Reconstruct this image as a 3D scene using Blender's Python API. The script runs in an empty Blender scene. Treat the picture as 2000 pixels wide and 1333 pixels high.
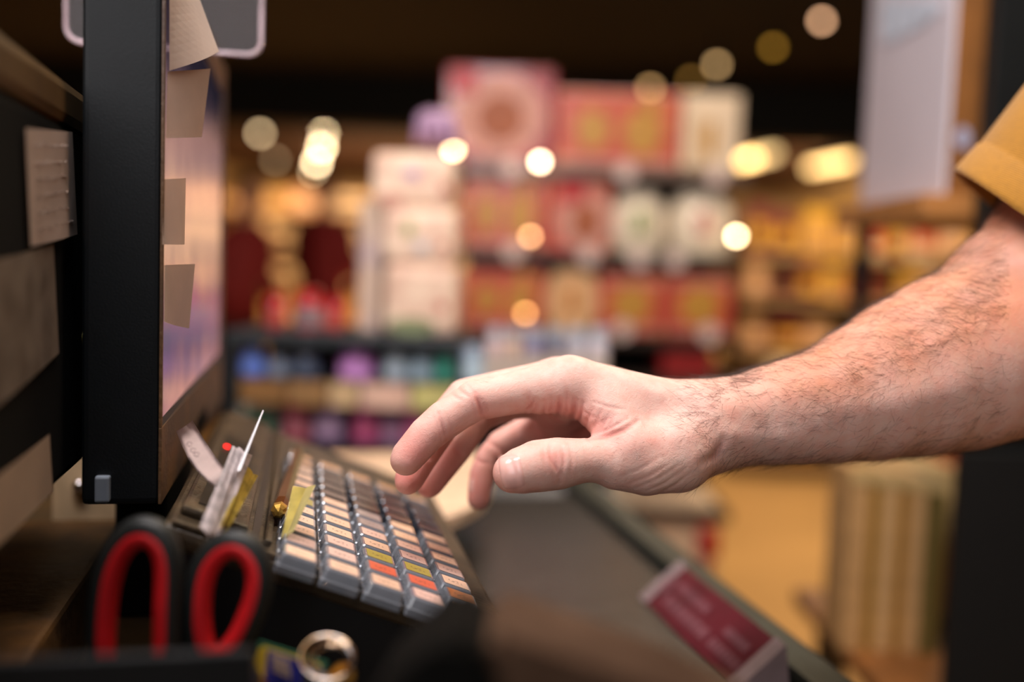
import bpy, bmesh, math, random
import numpy as np
from mathutils import Vector, Matrix

random.seed(7); np.random.seed(7)
SC = bpy.context.scene
COL = SC.collection

# ------------------------------------------------------------------ camera, world, lights, exposure
F = 2000 * 35 / 36
PITCH, ROLL = math.radians(4.3), math.radians(2.0)
CAM = Vector((0, 0, 1.15))
FW = Vector((0, math.cos(PITCH), -math.sin(PITCH)))
R0 = Vector((1, 0, 0)); U0 = R0.cross(FW)
RT = math.cos(ROLL) * R0 + math.sin(ROLL) * U0
UP = -math.sin(ROLL) * R0 + math.cos(ROLL) * U0
cd = bpy.data.cameras.new('camera'); cam = bpy.data.objects.new('camera', cd); COL.objects.link(cam)
cd.lens = 35; cd.sensor_width = 36; cd.clip_start = 0.02; cd.clip_end = 60
M = Matrix((RT, UP, -FW)).transposed().to_4x4(); M.translation = CAM
cam.matrix_world = M
CAMM = M.copy()
cd.dof.use_dof = True; cd.dof.focus_distance = 0.475; cd.dof.aperture_fstop = 2.05
cd.dof.aperture_blades = 0
SC.camera = cam

w = bpy.data.worlds.new('world'); SC.world = w; w.use_nodes = True
w.node_tree.nodes['Background'].inputs[0].default_value = (0.9, 0.75, 0.6, 1)
w.node_tree.nodes['Background'].inputs[1].default_value = 0.05

def area(name, loc, aim, size, power, col, sy=None):
    l = bpy.data.lights.new(name, 'AREA'); l.energy = power; l.color = col; l.size = size
    if sy: l.shape = 'RECTANGLE'; l.size_y = sy
    o = bpy.data.objects.new(name, l); COL.objects.link(o); o.location = loc
    o.rotation_euler = (Vector(aim) - Vector(loc)).to_track_quat('-Z', 'Y').to_euler()
    return o
area('light_over_till', (-0.30, -0.60, 1.62), (0.15, 0.5, 1.05), 1.0, 8.8, (1.0, 0.96, 0.97))
area('light_above_belt', (0.35, 1.0, 2.4), (0.2, 0.6, 1.0), 0.5, 2.4, (1.0, 0.80, 0.62))
area('light_aisle_front', (0.4, 0.6, 2.8), (0.2, 2.3, 1.2), 0.7, 30, (1.0, 0.84, 0.70), 0.4)
area('fill_sweets_rack', (-0.25, 0.35, 1.75), (-0.15, 1.28, 1.02), 0.3, 7.5, (1.0, 0.92, 0.90))  # unseen fill added to brighten the front of the sweets rack
area('light_aisle_middle', (1.6, 4.4, 2.9), (1.6, 5.6, 0.6), 1.6, 150, (1.0, 0.82, 0.60))
area('light_aisle_right', (0.75, 2.9, 2.9), (0.9, 3.2, 0.0), 1.2, 42, (1.0, 0.76, 0.48))
area('light_far_hall', (-2.2, 10.9, 2.6), (-2.6, 12.6, 0.9), 2.2, 230, (1.0, 0.76, 0.50))
area('light_far_floor', (-1.5, 17.0, 0.6), (-1.5, 17.6, 3.0), 3.0, 170, (1.0, 0.62, 0.32))
area('fill_far_right', (3.2, 14.0, 2.7), (3.6, 22, 1.6), 2.5, 420, (1.0, 0.80, 0.55))  # unseen area light added to brighten the far right wall
area('light_rack', (-0.1, 0.3, 1.95), (0.48, 1.22, 1.4), 0.25, 5, (0.88, 0.9, 1.0))
area('fill_behind_till', (-0.60, 0.22, 2.0), (-0.26, 0.64, 1.0), 0.15, 1.4, (1.0, 0.78, 0.55))  # small unseen light added to brighten the cream device

SC.view_settings.view_transform = 'Standard'; SC.view_settings.look = 'None'
SC.view_settings.gamma = 1; SC.view_settings.use_curve_mapping = False
SC.view_settings.exposure = 0.0

# ------------------------------------------------------------------ geometry helpers
YAW = math.radians(12)
AV = Vector((-math.sin(YAW), math.cos(YAW), 0))       # along the belt
BV = Vector((math.cos(YAW), math.sin(YAW), 0))        # across the counter
ZV = Vector((0, 0, 1))
KROT = Matrix((BV, AV, ZV)).transposed().to_4x4()     # counter frame: local x = across, y = along
def ray(px, py): return FW + RT * ((px - 1000) / F) - UP * ((py - 666.5) / F)
def P(px, py, d): return CAM + ray(px, py) * d
def hit(px, py, n, c):
    q = ray(px, py); t = (c - CAM.dot(n)) / q.dot(n); return CAM + q * t
def kf(v): return Vector((v.dot(BV), v.dot(AV), v.z))           # world -> counter frame
def kw(b, a, z): return BV * b + AV * a + ZV * z
def hk(px, py, n, c): return kf(hit(px, py, n, c))
def atY(px, py, Y): return hit(px, py, Vector((0, 1, 0)), Y)

def lin(c):
    c = [x / 255 for x in c[:3]]
    return tuple(x / 12.92 if x <= 0.04045 else ((x + 0.055) / 1.055) ** 2.4 for x in c)

MATS = {}
def mat(name, col, rough=0.5, metal=0.0, var=0.12, scale=40, bump=0.0, bscale=200, coat=0.0, emis=None, estr=0.0,
        trans=0.0, ior=1.45, spec=0.5, second=None, sss=0.0):
    if name in MATS: return MATS[name]
    m = bpy.data.materials.new(name); m.use_nodes = True; MATS[name] = m
    nt = m.node_tree; N = nt.nodes; L = nt.links; b = N['Principled BSDF']
    c = lin(col)
    b.inputs['Roughness'].default_value = rough; b.inputs['Metallic'].default_value = metal
    b.inputs['Coat Weight'].default_value = coat; b.inputs['Transmission Weight'].default_value = trans
    b.inputs['IOR'].default_value = ior; b.inputs['Specular IOR Level'].default_value = spec
    tc = N.new('ShaderNodeTexCoord'); no = N.new('ShaderNodeTexNoise'); no.inputs['Scale'].default_value = scale
    no.inputs['Detail'].default_value = 4
    L.new(tc.outputs['Object'], no.inputs['Vector'])
    mx = N.new('ShaderNodeMix'); mx.data_type = 'RGBA'
    c2 = lin(second) if second else tuple(x * (1 - var * 2.2) for x in c)
    mx.inputs[6].default_value = (*c, 1); mx.inputs[7].default_value = (*c2, 1)
    cr = N.new('ShaderNodeMapRange'); cr.inputs[1].default_value = 0.38; cr.inputs[2].default_value = 0.66
    L.new(no.outputs['Fac'], cr.inputs[0]); L.new(cr.outputs[0], mx.inputs[0])
    L.new(mx.outputs[2], b.inputs['Base Color'])
    if bump:
        n2 = N.new('ShaderNodeTexNoise'); n2.inputs['Scale'].default_value = bscale; n2.inputs['Detail'].default_value = 6
        L.new(tc.outputs['Object'], n2.inputs['Vector'])
        bp = N.new('ShaderNodeBump'); bp.inputs['Strength'].default_value = bump; bp.inputs['Distance'].default_value = 0.001
        L.new(n2.outputs['Fac'], bp.inputs['Height']); L.new(bp.outputs[0], b.inputs['Normal'])
    if emis:
        b.inputs['Emission Color'].default_value = (*lin(emis), 1); b.inputs['Emission Strength'].default_value = estr
    if sss:
        b.inputs['Subsurface Weight'].default_value = sss; b.inputs['Subsurface Radius'].default_value = (1, .4, .2)
        b.inputs['Subsurface Scale'].default_value = 0.003
    return m

def tag(o, label=None, cat=None, group=None, kind=None):
    if label: o['label'] = label
    if cat: o['category'] = cat
    if group: o['group'] = group
    if kind: o['kind'] = kind
    return o
def thing(name, label, cat, M=None, group=None):
    o = bpy.data.objects.new(name, None); COL.objects.link(o); o.empty_display_size = 0.02
    if M is not None: o.matrix_world = M
    return tag(o, label, cat, group)
def build(name, bm, m, parent=None, M=None, smooth=False, mats=None):
    me = bpy.data.meshes.new(name); bmesh.ops.recalc_face_normals(bm, faces=bm.faces); bm.to_mesh(me); bm.free()
    for x in (mats or [m]): me.materials.append(x)
    if smooth:
        for p in me.polygons: p.use_smooth = True
    o = bpy.data.objects.new(name, me); COL.objects.link(o)
    if parent: o.parent = parent
    if M is not None: o.matrix_world = M if not parent else parent.matrix_world.inverted() @ M
    if M is not None and parent: o.matrix_parent_inverse = Matrix.Identity(4); o.matrix_basis = parent.matrix_world.inverted() @ M
    return o
def T(v, rot=None):
    m = (rot or Matrix.Identity(4)).copy(); m.translation = Vector(v); return m
def RZ(deg): return Matrix.Rotation(math.radians(deg), 4, 'Z')
def box(bm, lo, hi, bev=0.0, seg=2, mi=0):
    lo = Vector(lo); hi = Vector(hi)
    r = bmesh.ops.create_cube(bm, size=1)
    bmesh.ops.scale(bm, vec=hi - lo, verts=r['verts']); bmesh.ops.translate(bm, vec=(lo + hi) / 2, verts=r['verts'])
    fs = {f for v in r['verts'] for f in v.link_faces}
    if bev > 0:
        es = list({e for v in r['verts'] for e in v.link_edges})
        q = bmesh.ops.bevel(bm, geom=es, offset=bev, segments=seg, affect='EDGES', profile=0.6)
        fs = set(q['faces']) | {f for f in fs if f.is_valid}
    for f in fs:
        if f.is_valid: f.material_index = mi
    return fs
def nb(): return bmesh.new()
def loft(bm, rings, closed=True, cap=True, mi=0):
    vs = [[bm.verts.new(p) for p in r] for r in rings]
    n = len(rings[0]); out = []
    for a, b in zip(vs[:-1], vs[1:]):
        for i in range(n if closed else n - 1):
            j = (i + 1) % n
            f = bm.faces.new((a[i], a[j], b[j], b[i])); f.material_index = mi; out.append(f)
    if cap and closed:
        for r in (vs[0][::-1], vs[-1]):
            f = bm.faces.new(r); f.material_index = mi
    return out
def lathe(bm, prof, n=28, c=(0, 0, 0), mi=0, cap=True):
    c = Vector(c)
    rings = [[c + Vector((r * math.cos(2 * math.pi * i / n), r * math.sin(2 * math.pi * i / n), z)) for i in range(n)] for r, z in prof]
    loft(bm, rings, cap=cap, mi=mi)
def tube(bm, pts, r, n=10, closed=False, flat=1.0, up=None, mi=0):
    pts = [Vector(p) for p in pts]; m = len(pts); rings = []
    rr = r if isinstance(r, (list, tuple)) else [r] * m
    prev = None
    for i, p in enumerate(pts):
        if closed: t = (pts[(i + 1) % m] - pts[i - 1])
        else: t = pts[min(i + 1, m - 1)] - pts[max(i - 1, 0)]
        t.normalize()
        if up is not None: x = Vector(up).cross(t)
        elif prev is None: x = t.orthogonal()
        else: x = prev - t * prev.dot(t)
        x.normalize(); prev = x; y = t.cross(x)
        rings.append([p + x * rr[i] * flat * math.cos(2 * math.pi * k / n) + y * rr[i] * math.sin(2 * math.pi * k / n) for k in range(n)])
    if closed:
        rings.append(rings[0]); vs = [[bm.verts.new(q) for q in r_] for r_ in rings[:-1]]; vs.append(vs[0])
        for a, b in zip(vs[:-1], vs[1:]):
            for k in range(n):
                f = bm.faces.new((a[k], a[(k + 1) % n], b[(k + 1) % n], b[k])); f.material_index = mi
    else: loft(bm, rings, mi=mi)
def prism(bm, outline, n, th, mi=0):
    """outline: list of Vector in a plane, extruded along n by th"""
    n = Vector(n) * th
    a = [bm.verts.new(p) for p in outline]; b = [bm.verts.new(Vector(p) + n) for p in outline]
    k = len(a)
    fs = [bm.faces.new(a[::-1]), bm.faces.new(b)]
    for i in range(k): fs.append(bm.faces.new((a[i], a[(i + 1) % k], b[(i + 1) % k], b[i])))
    for f in fs: f.material_index = mi
def rrect(w, h, r, seg=6):
    out = []
    for cx, cy, a0 in ((w/2 - r, h/2 - r, 0), (-w/2 + r, h/2 - r, 90), (-w/2 + r, -h/2 + r, 180), (w/2 - r, -h/2 + r, 270)):
        for i in range(seg + 1):
            a = math.radians(a0 + 90 * i / seg); out.append(Vector((cx + r * math.cos(a), cy + r * math.sin(a), 0)))
    return out
def struct(name, bm, m, M=None):
    return tag(build(name, bm, m, M=M), kind='structure')

# ------------------------------------------------------------------ shared materials
black = mat('black_plastic', (14, 17, 19), 0.38, bump=0.15, bscale=900, var=0.2)
black_matte = mat('black_matte', (8, 8, 8), 0.75, spec=0.2)
darkmetal = mat('dark_shelf_metal', (38, 42, 46), 0.45, metal=0.3)
paper = mat('note_paper', (214, 196, 182), 0.85, var=0.06, scale=25)
chrome = mat('chrome', (205, 200, 200), 0.2, metal=1.0, var=0.05)
brass = mat('brass', (190, 140, 60), 0.28, metal=1.0)
wood = mat('warm_wood', (176, 118, 62), 0.5, scale=14, var=0.2)

# ------------------------------------------------------------------ room
bm = nb(); box(bm, (-6, -1.6, -0.1), (6, 24, 0)); 
floor = struct('floor', bm, mat('floor_tile', (188, 144, 88), 0.4, scale=1.2, var=0.10))
def slat_mat():
    m = mat('ceiling_slats', (58, 36, 20), 0.6)
    nt = m.node_tree; b = nt.nodes['Principled BSDF']
    tc = nt.nodes.new('ShaderNodeTexCoord'); wv = nt.nodes.new('ShaderNodeTexWave'); wv.inputs['Scale'].default_value = 2.2
    wv.bands_direction = 'X'; wv.wave_profile = 'SAW'
    nt.links.new(tc.outputs['Object'], wv.inputs['Vector'])
    mx = nt.nodes.new('ShaderNodeMix'); mx.data_type = 'RGBA'
    mx.inputs[6].default_value = (*lin((98, 58, 26)), 1); mx.inputs[7].default_value = (*lin((22, 12, 6)), 1)
    nt.links.new(wv.outputs['Fac'], mx.inputs[0]); nt.links.new(mx.outputs[2], b.inputs['Base Color'])
    return m
bm = nb(); box(bm, (-6, 10.2, 3.0), (6, 24, 3.1)); struct('ceiling', bm, slat_mat())
bm = nb(); box(bm, (-6, -1.6, 3.0), (6, 10.2, 3.1)); struct('ceiling', bm, mat('ceiling_dark', (20, 13, 7), 0.8, scale=2))
wm = mat('wall_paint', (206, 168, 112), 0.8, scale=1.5)
for nm, lo, hi in (('wall_left', (-6.1, -1.6, 0), (-6, 24, 3)), ('wall_right', (6, -1.6, 0), (6.1, 24, 3)),
                   ('wall_far', (-6, 24, 0), (6, 24.1, 3)), ('wall_back', (-6, -1.7, 0), (6, -1.6, 3))):
    bm = nb(); box(bm, lo, hi); struct(nm, bm, wm if nm != 'wall_back' else mat('wall_paint_dark', (120, 100, 80), 0.8))
# bulkhead beam across the hall
zb = atY(700, 248, 10.0).z
bm = nb(); box(bm, (-6, 10.0, zb), (6, 10.5, 3.0)); struct('trim_1', bm, mat('bulkhead', (4, 4, 4), 0.9))

# ------------------------------------------------------------------ checkout counter
ZD, ZB = 0.945, 0.90
ctr = thing('checkout_counter', 'black checkout counter with recessed belt running away under the keyboard', 'counter', T((0, 0, 0), KROT))
bm = nb(); box(bm, (-0.55, 0.05, 0.80), (0.100, 1.02, ZD), 0.003)
build('worktop', bm, mat('counter_top', (46, 34, 18), 0.5, bump=0.3, bscale=120, second=(74, 54, 28), scale=18), ctr)
bm = nb(); box(bm, (-0.53, 0.07, 0.0), (0.095, 1.0, 0.80)); build('cabinet', bm, black_matte, ctr)
bm = nb(); box(bm, (0.100, 0.0, 0.60), (0.318, 1.05, ZB - 0.004)); build('belt_frame', bm, black_matte, ctr)
bm = nb(); box(bm, (0.106, 0.0, ZB - 0.004), (0.296, 1.045, ZB), 0.001)
build('conveyor_belt', bm, mat('belt_rubber', (54, 50, 46), 0.26, bump=0.25, bscale=500), ctr)
bm = nb(); box(bm, (0.300, 0.0, 0.82), (0.328, 1.10, ZB + 0.010), 0.004)
build('side_rail', bm, mat('rail_aluminium', (50, 53, 47), 0.5, metal=0.3), ctr)

# deck board under the monitor
b0 = hk(60, 1230, ZV, ZD + 0.012)
bm = nb(); box(bm, (-0.172, 0.40, ZD + .0004), (-0.106, 0.65, 0.984), 0.003)
tag(build('wooden_batten', bm, mat('dirty_batten', (92, 62, 28), 0.55, bump=0.6, bscale=160, second=(40, 26, 12), scale=30), M=T((0, 0, 0), KROT)),
    'worn brown batten lying along the counter beneath the monitor', 'batten')

# ------------------------------------------------------------------ monitor
ms = thing('touch_monitor', 'black register monitor seen edge-on with paper notes along its frame', 'monitor', T((0, 0, 0), KROT))
SB = -0.062; A0, A1 = 0.478, 0.832; Z0, Z1 = 1.034, 1.297
bm = nb(); box(bm, (-0.097, A0, Z0), (SB - 0.001, A1, Z1), 0.003, 3)
build('housing', bm, mat('monitor_black', (14, 18, 21), 0.45, spec=0.3, bump=0.12, bscale=1200), ms)
bm = nb()   # stepped side rib
box(bm, (-0.104, A0 + 0.10, Z0 + 0.004), (-0.094, A1 - 0.02, Z1 - 0.008), 0.003); build('rear_cover', bm, black_matte, ms)
bz = mat('bezel_brown', (74, 56, 46), 0.5, bump=0.5, bscale=300, second=(104, 74, 44), scale=22)
sa0, sa1, sz0, sz1 = 0.4805, 0.812, 1.070, 1.278
bm = nb()
for lo, hi in (((A0, Z0), (A1, sz0)), ((A0, sz1), (A1, Z1)), ((A0, sz0), (sa0, sz1)), ((sa1, sz0), (A1, sz1))):
    box(bm, (SB - 0.0015, lo[0], lo[1]), (SB, hi[0], hi[1]), 0.0004)
build('bezel', bm, bz, ms)
bm = nb()
for lo, hi in (((sa0, sz0), (sa1, sz0 + 0.004)), ((sa0, sz1 - 0.004), (sa1, sz1)), ((sa1 - 0.006, sz0), (sa1, sz1))):
    box(bm, (SB - 0.0045, lo[0], lo[1]), (SB - 0.0005, hi[0], hi[1]))
build('screen_gasket', bm, mat('gasket_blue', (34, 42, 54), 0.4), ms)
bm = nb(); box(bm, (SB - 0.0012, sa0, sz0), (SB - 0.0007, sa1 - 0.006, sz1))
scr = mat('screen_glass', (24, 22, 30), 0.12, bump=0.02, spec=0.6, emis=(150, 110, 125), estr=0.55)  # emission stands in for shelf goods mirrored in the glass
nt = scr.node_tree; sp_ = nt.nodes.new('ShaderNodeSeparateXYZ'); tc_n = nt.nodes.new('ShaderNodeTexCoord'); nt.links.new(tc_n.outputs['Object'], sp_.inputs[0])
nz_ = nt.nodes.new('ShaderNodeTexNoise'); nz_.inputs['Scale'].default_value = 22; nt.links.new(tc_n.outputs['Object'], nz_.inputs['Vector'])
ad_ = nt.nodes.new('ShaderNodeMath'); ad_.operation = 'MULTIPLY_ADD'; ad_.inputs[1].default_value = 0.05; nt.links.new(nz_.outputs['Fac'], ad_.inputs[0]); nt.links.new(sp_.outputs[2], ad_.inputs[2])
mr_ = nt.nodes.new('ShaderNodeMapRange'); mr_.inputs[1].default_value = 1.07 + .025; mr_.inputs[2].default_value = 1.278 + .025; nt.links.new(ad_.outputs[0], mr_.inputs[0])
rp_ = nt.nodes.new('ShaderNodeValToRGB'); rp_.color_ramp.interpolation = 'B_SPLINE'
reflection_stops = [(0.0, (244, 170, 164)), (.10, (170, 124, 136)), (.18, (140, 108, 146)), (.30, (128, 118, 128)), (.44, (252, 200, 170)), (.58, (220, 170, 160)), (.76, (156, 122, 130)), (.84, (44, 42, 60)), (1.0, (24, 26, 42))]  # reflection colours, painted as glow
while len(rp_.color_ramp.elements) < len(reflection_stops): rp_.color_ramp.elements.new(0.5)
for e_, (p_, c_) in zip(rp_.color_ramp.elements, reflection_stops): e_.position = p_; e_.color = (*lin(c_), 1)
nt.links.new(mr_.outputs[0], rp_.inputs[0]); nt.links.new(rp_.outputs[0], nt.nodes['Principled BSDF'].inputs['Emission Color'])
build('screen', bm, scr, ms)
# raised lettering smudge on the bezel (four rounded characters, out of focus)
bm = nb()
for k in range(4):
    c = kf(hit(385 + k * 5.0, 836 - k * 9, BV, SB))
    for q in range(2):
        pts = [Vector((SB + 0.0004, c.y + 0.0030 * math.cos(t) , c.z + (0.0052 - 0.002 * q) * math.sin(t))) for t in np.linspace(0, 2 * math.pi, 15)[:-1]]
        tube(bm, pts, 0.0007, 5, closed=True)
build('logo_lettering', bm, black_matte, ms)
bm = nb(); box(bm, (-0.100, A0 + 0.10, ZD), (-0.072, A1 - 0.10, Z0 + 0.02), 0.004); build('stand', bm, black_matte, ms)
bm = nb(); c = kf(P(201, 955, 0.455)); box(bm, (c.x - 0.0032, A0 - 0.004, c.z - 0.006), (c.x + 0.0032, A0 + 0.003, c.z + 0.006), 0.001)
build('corner_clip', bm, mat('grey_clip', (150, 160, 172), 0.35, metal=0.3), ms)
tag(ms.children[-1], 'small silver clip on the lower corner')

# acrylic sheet holder standing on the monitor
acr = mat('clear_acrylic', (235, 225, 232), 0.03, trans=1.0, ior=1.3, var=0.0)
c0 = kf(hit(128, 140, AV, 0.66)); c1 = kf(hit(510, 90, AV, 0.66))
W = c1.x - c0.x; zb_ = Z1 - 0.012
Mx = KROT @ Matrix(((1, 0, 0), (0, 0, -1), (0, 1, 0))).to_4x4()
th = thing('acrylic_sheet_holder', 'clear acrylic document holder with rounded corners on top of the monitor', 'document holder', T(kw((c0.x + c1.x) / 2, 0.66, Z1), KROT))
bm = nb(); prism(bm, [Vector((p.x, 0, p.y + 0.13)) for p in rrect(W, 0.30, 0.009)], (0, 1, 0), 0.0022)
build('panel', bm, acr, th)
bm = nb(); tube(bm, [Vector((p.x, 0.001, p.y + 0.13)) for p in rrect(W, 0.30, 0.009)], 0.0015, 8, closed=True)
build('rolled_edge', bm, mat('acrylic_edge', (226, 200, 205), 0.15, trans=0.5, coat=1.0), th)
for s in (-1, 1):
    pass

# paper notes on the monitor edge : quad strips stuck on the near bezel
def sheet(name, label, cat, pts, parent=None, m=paper, th=0.0004, lines=0, group=None, bend=0.0):
    """pts: four world points (tl, tr, br, bl); curved sheet with thickness"""
    tl, tr, br, bl = [Vector(p) for p in pts]; nx, nz = 8, 10
    n = (tr - tl).cross(bl - tl).normalized()
    if n.dot(CAM - tl) < 0: n = -n
    bm = nb(); g = []
    for j in range(nz + 1):
        v = j / nz; row = []
        for i in range(nx + 1):
            u = i / nx
            p = (tl * (1 - u) + tr * u) * (1 - v) + (bl * (1 - u) + br * u) * v
            p = p + n * bend * math.sin(math.pi * u * 0.9) * (0.4 + 0.6 * v)
            row.append(bm.verts.new(p))
        g.append(row)
    for j in range(nz):
        for i in range(nx): bm.faces.new((g[j][i], g[j][i + 1], g[j + 1][i + 1], g[j + 1][i]))
    bmesh.ops.solidify(bm, geom=list(bm.faces), thickness=th)
    o = build(name, bm, m, parent, smooth=False)
    if label: tag(o, label, cat, group)
    if lines:
        bm = nb(); ux = (tr - tl); uz = (bl - tl)
        for k in range(lines):
            v = 0.14 + 0.74 * k / max(1, lines - 1)
            x = 0.14
            while x < 0.82:
                l = random.uniform(0.05, 0.16)
                pts_ = [tl + ux * (x + l * q / 5) + uz * (v + random.uniform(-0.016, 0.016)) + n * 0.0008 for q in range(6)]
                tube(bm, pts_, 0.00022, 4); x += l + 0.05
        build('handwriting', bm, mat('pen_ink', (160, 142, 130), 0.8), o)
    return o
dn = 0.452
sheet('sticky_note', 'large blank beige note curling off the top of the monitor frame', 'note',
      [P(331, -16, dn), P(384, -14, dn + .05), P(424, 100, dn + .05), P(331, 138, dn)], bend=0.003)
sheet('sticky_note', 'pale note on the monitor frame just below the curling top one', 'note',
      [P(327, 140, dn), P(410, 134, dn + .045), P(392, 268, dn + .045), P(324, 270, dn)], bend=0.002)
sheet('sticky_note', 'narrow pale note halfway down the monitor frame', 'note',
      [P(319, 350, dn), P(362, 348, dn + .03), P(358, 478, dn + .03), P(317, 478, dn)], bend=0.002)
sheet('sticky_note', 'grey-beige note hanging lowest on the monitor frame', 'note',
      [P(321, 518, dn), P(382, 516, dn + .04), P(372, 642, dn + .04), P(320, 628, dn)], bend=-0.002)

# ------------------------------------------------------------------ black device housing at the left with taped notes
hb = -0.105
dv = thing('receipt_printer', 'black equipment housing covered in taped paper notes left of monitor', 'printer', T((0, 0, 0), KROT))
bm = nb(); box(bm, (-0.26, 0.16, 1.046), (hb, 0.56, 1.206), 0.004); build('housing', bm, mat('printer_black', (5, 5, 3), 0.9, spec=0.15), dv)
bm = nb(); box(bm, (-0.262, 0.155, 1.206), (hb + 0.001, 0.563, 1.226), 0.005); build('lid', bm, mat('lid_tan', (88, 66, 34), 0.5), dv)
bm = nb(); box(bm, (-0.256, 0.41, ZD + .0005), (-0.20, 0.52, 1.046)); build('foot', bm, black_matte, dv)
bm = nb(); c = hk(162, 660, BV, hb)
lathe(bm, [(0.0, 0), (0.003, 0), (0.003, 0.0015), (0.0, 0.0015)], 12, cap=False)
build('indicator', bm, mat('indicator_olive', (120, 112, 20), 0.4), dv, M=T(kw(hb, c.y, c.z), KROT @ Matrix.Rotation(math.pi / 2, 4, 'Y')))
def panel_sheet(label, px, m, lines, off=0.001):
    sheet('taped_note', label, 'note', [hit(x, y, BV, hb + off) for x, y in px], m=m, lines=lines, bend=0.001)
panel_sheet('narrow cream handwritten slip taped high on the black housing', [(50, 250), (141, 258), (150, 458), (60, 482)], paper, 6, 0.0018)
panel_sheet('large grey printed sheet taped across the middle of the black housing', [(-60, 520), (104, 478), (114, 690), (-60, 840)],
            mat('grey_sheet', (150, 138, 124), 0.5, second=(118, 106, 94), scale=60), 0)
panel_sheet('blank beige sheet taped low on the black housing', [(-50, 965), (96, 848), (102, 960), (-50, 1110)], mat('beige_sheet', (196, 172, 148), 0.8, var=0.05), 0)

# cream card reader shell with chrome bolt seen between housing and monitor
cr = thing('cream_terminal', 'cream plastic device with chrome bolt behind the black housing', 'device', T((0, 0, 0), KROT))
bm = nb(); box(bm, (-0.152, 0.66, ZD + .0005), (-0.108, 0.80, 1.06), 0.006); build('shell', bm, mat('cream_shell', (222, 190, 150), 0.45), cr)
c = hk(155, 950, AV, 0.658)
bm = nb(); lathe(bm, [(0.0045, -0.002), (0.0045, 0.001), (0.003, 0.0035), (0.0005, 0.0045)], 20)
build('bolt', bm, chrome, cr, M=T(kw(c.x, 0.659, c.z), KROT @ Matrix.Rotation(math.pi / 2, 4, 'X')), smooth=True)

# ------------------------------------------------------------------ keyboard
K0 = kf(P(325, 1010, 0.42))
TH = math.radians(-20.7)
KT = KROT @ Matrix.Rotation(-TH, 4, 'Y')     # local x runs across and down
KM = T(kw(*K0), KT)
kb = thing('pos_keyboard', 'programmable register keyboard with clear keycaps sloping towards the cashier', 'keyboard', KM)
shell = mat('keyboard_shell', (42, 34, 24), 0.36, bump=0.6, bscale=420, second=(74, 60, 42), scale=60)
kside = mat('keyboard_side', (13, 16, 20), 0.45, bump=0.1)
KW, KL = 0.162, 0.298
# body: slab with bevelled rim (top surface z=0), black flank beneath
bm = nb()
box(bm, (0, -0.007, -0.011), (KW, KL, 0), 0.0045, 3)
box(bm, (0.003, -0.0065, -0.001), (KW - .003, -0.0035, 0.0016), 0.0008)
build('top_case', bm, shell, kb)
bm = nb(); 
def kl(v): return KM.inverted() @ v
zb0 = ZD + .0006
o1 = []
for a_ in (-0.004, KL - 0.002):
    for x_ in (0.003, KW - 0.004):
        t_ = KM @ Vector((x_, a_, -0.0105)); o1.append((t_, Vector((t_.x, t_.y, zb0))))
q = [[bm.verts.new(kl(p)) for p in pr] for pr in o1]
for f in ((q[0][0], q[1][0], q[1][1], q[0][1]), (q[2][0], q[3][0], q[3][1], q[2][1]), (q[0][0], q[2][0], q[2][1], q[0][1]),
          (q[1][0], q[3][0], q[3][1], q[1][1]), (q[0][0], q[1][0], q[3][0], q[2][0]), (q[0][1], q[1][1], q[3][1], q[2][1])): bm.faces.new(f)
build('lower_case', bm, kside, kb)
# raised magnetic-card section with groove and dark strips
bm = nb(); box(bm, (0.004, 0.010, 0.0), (0.034, KL - 0.01, 0.0045), 0.0018); build('card_reader_ridge', bm, shell, kb)
bm = nb(); box(bm, (0.010, 0.020, 0.0045), (0.028, 0.19, 0.0050)); box(bm, (0.0365, 0.008, 0.0), (0.040, KL - 0.02, 0.0004))
build('recess_strip', bm, mat('recess_dark', (18, 17, 16), 0.35), kb)
bm = nb(); box(bm, (0.042, 0.006, 0.0), (0.0455, KL - 0.012, 0.003), 0.001); build('pen_ridge', bm, shell, kb)
led = mat('led_red', (255, 30, 30), 0.4, emis=(255, 24, 24), estr=6)
for (px, py) in ((445, 874),):
    hh = hit(px, py, (KM.to_3x3() @ Vector((0, 0, 1))), (KM @ Vector((0, 0, 0.005))).dot(KM.to_3x3() @ Vector((0, 0, 1))))
    l_ = kl(hh); bm = nb(); box(bm, (max(l_.x, 0.005) - 0.002, l_.y - 0.002, 0.0045), (max(l_.x, 0.005) + 0.001, l_.y + 0.002, 0.0056), 0.0006)
    tag(build('status_light', bm, led, kb), 'glowing red indicator')
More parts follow.
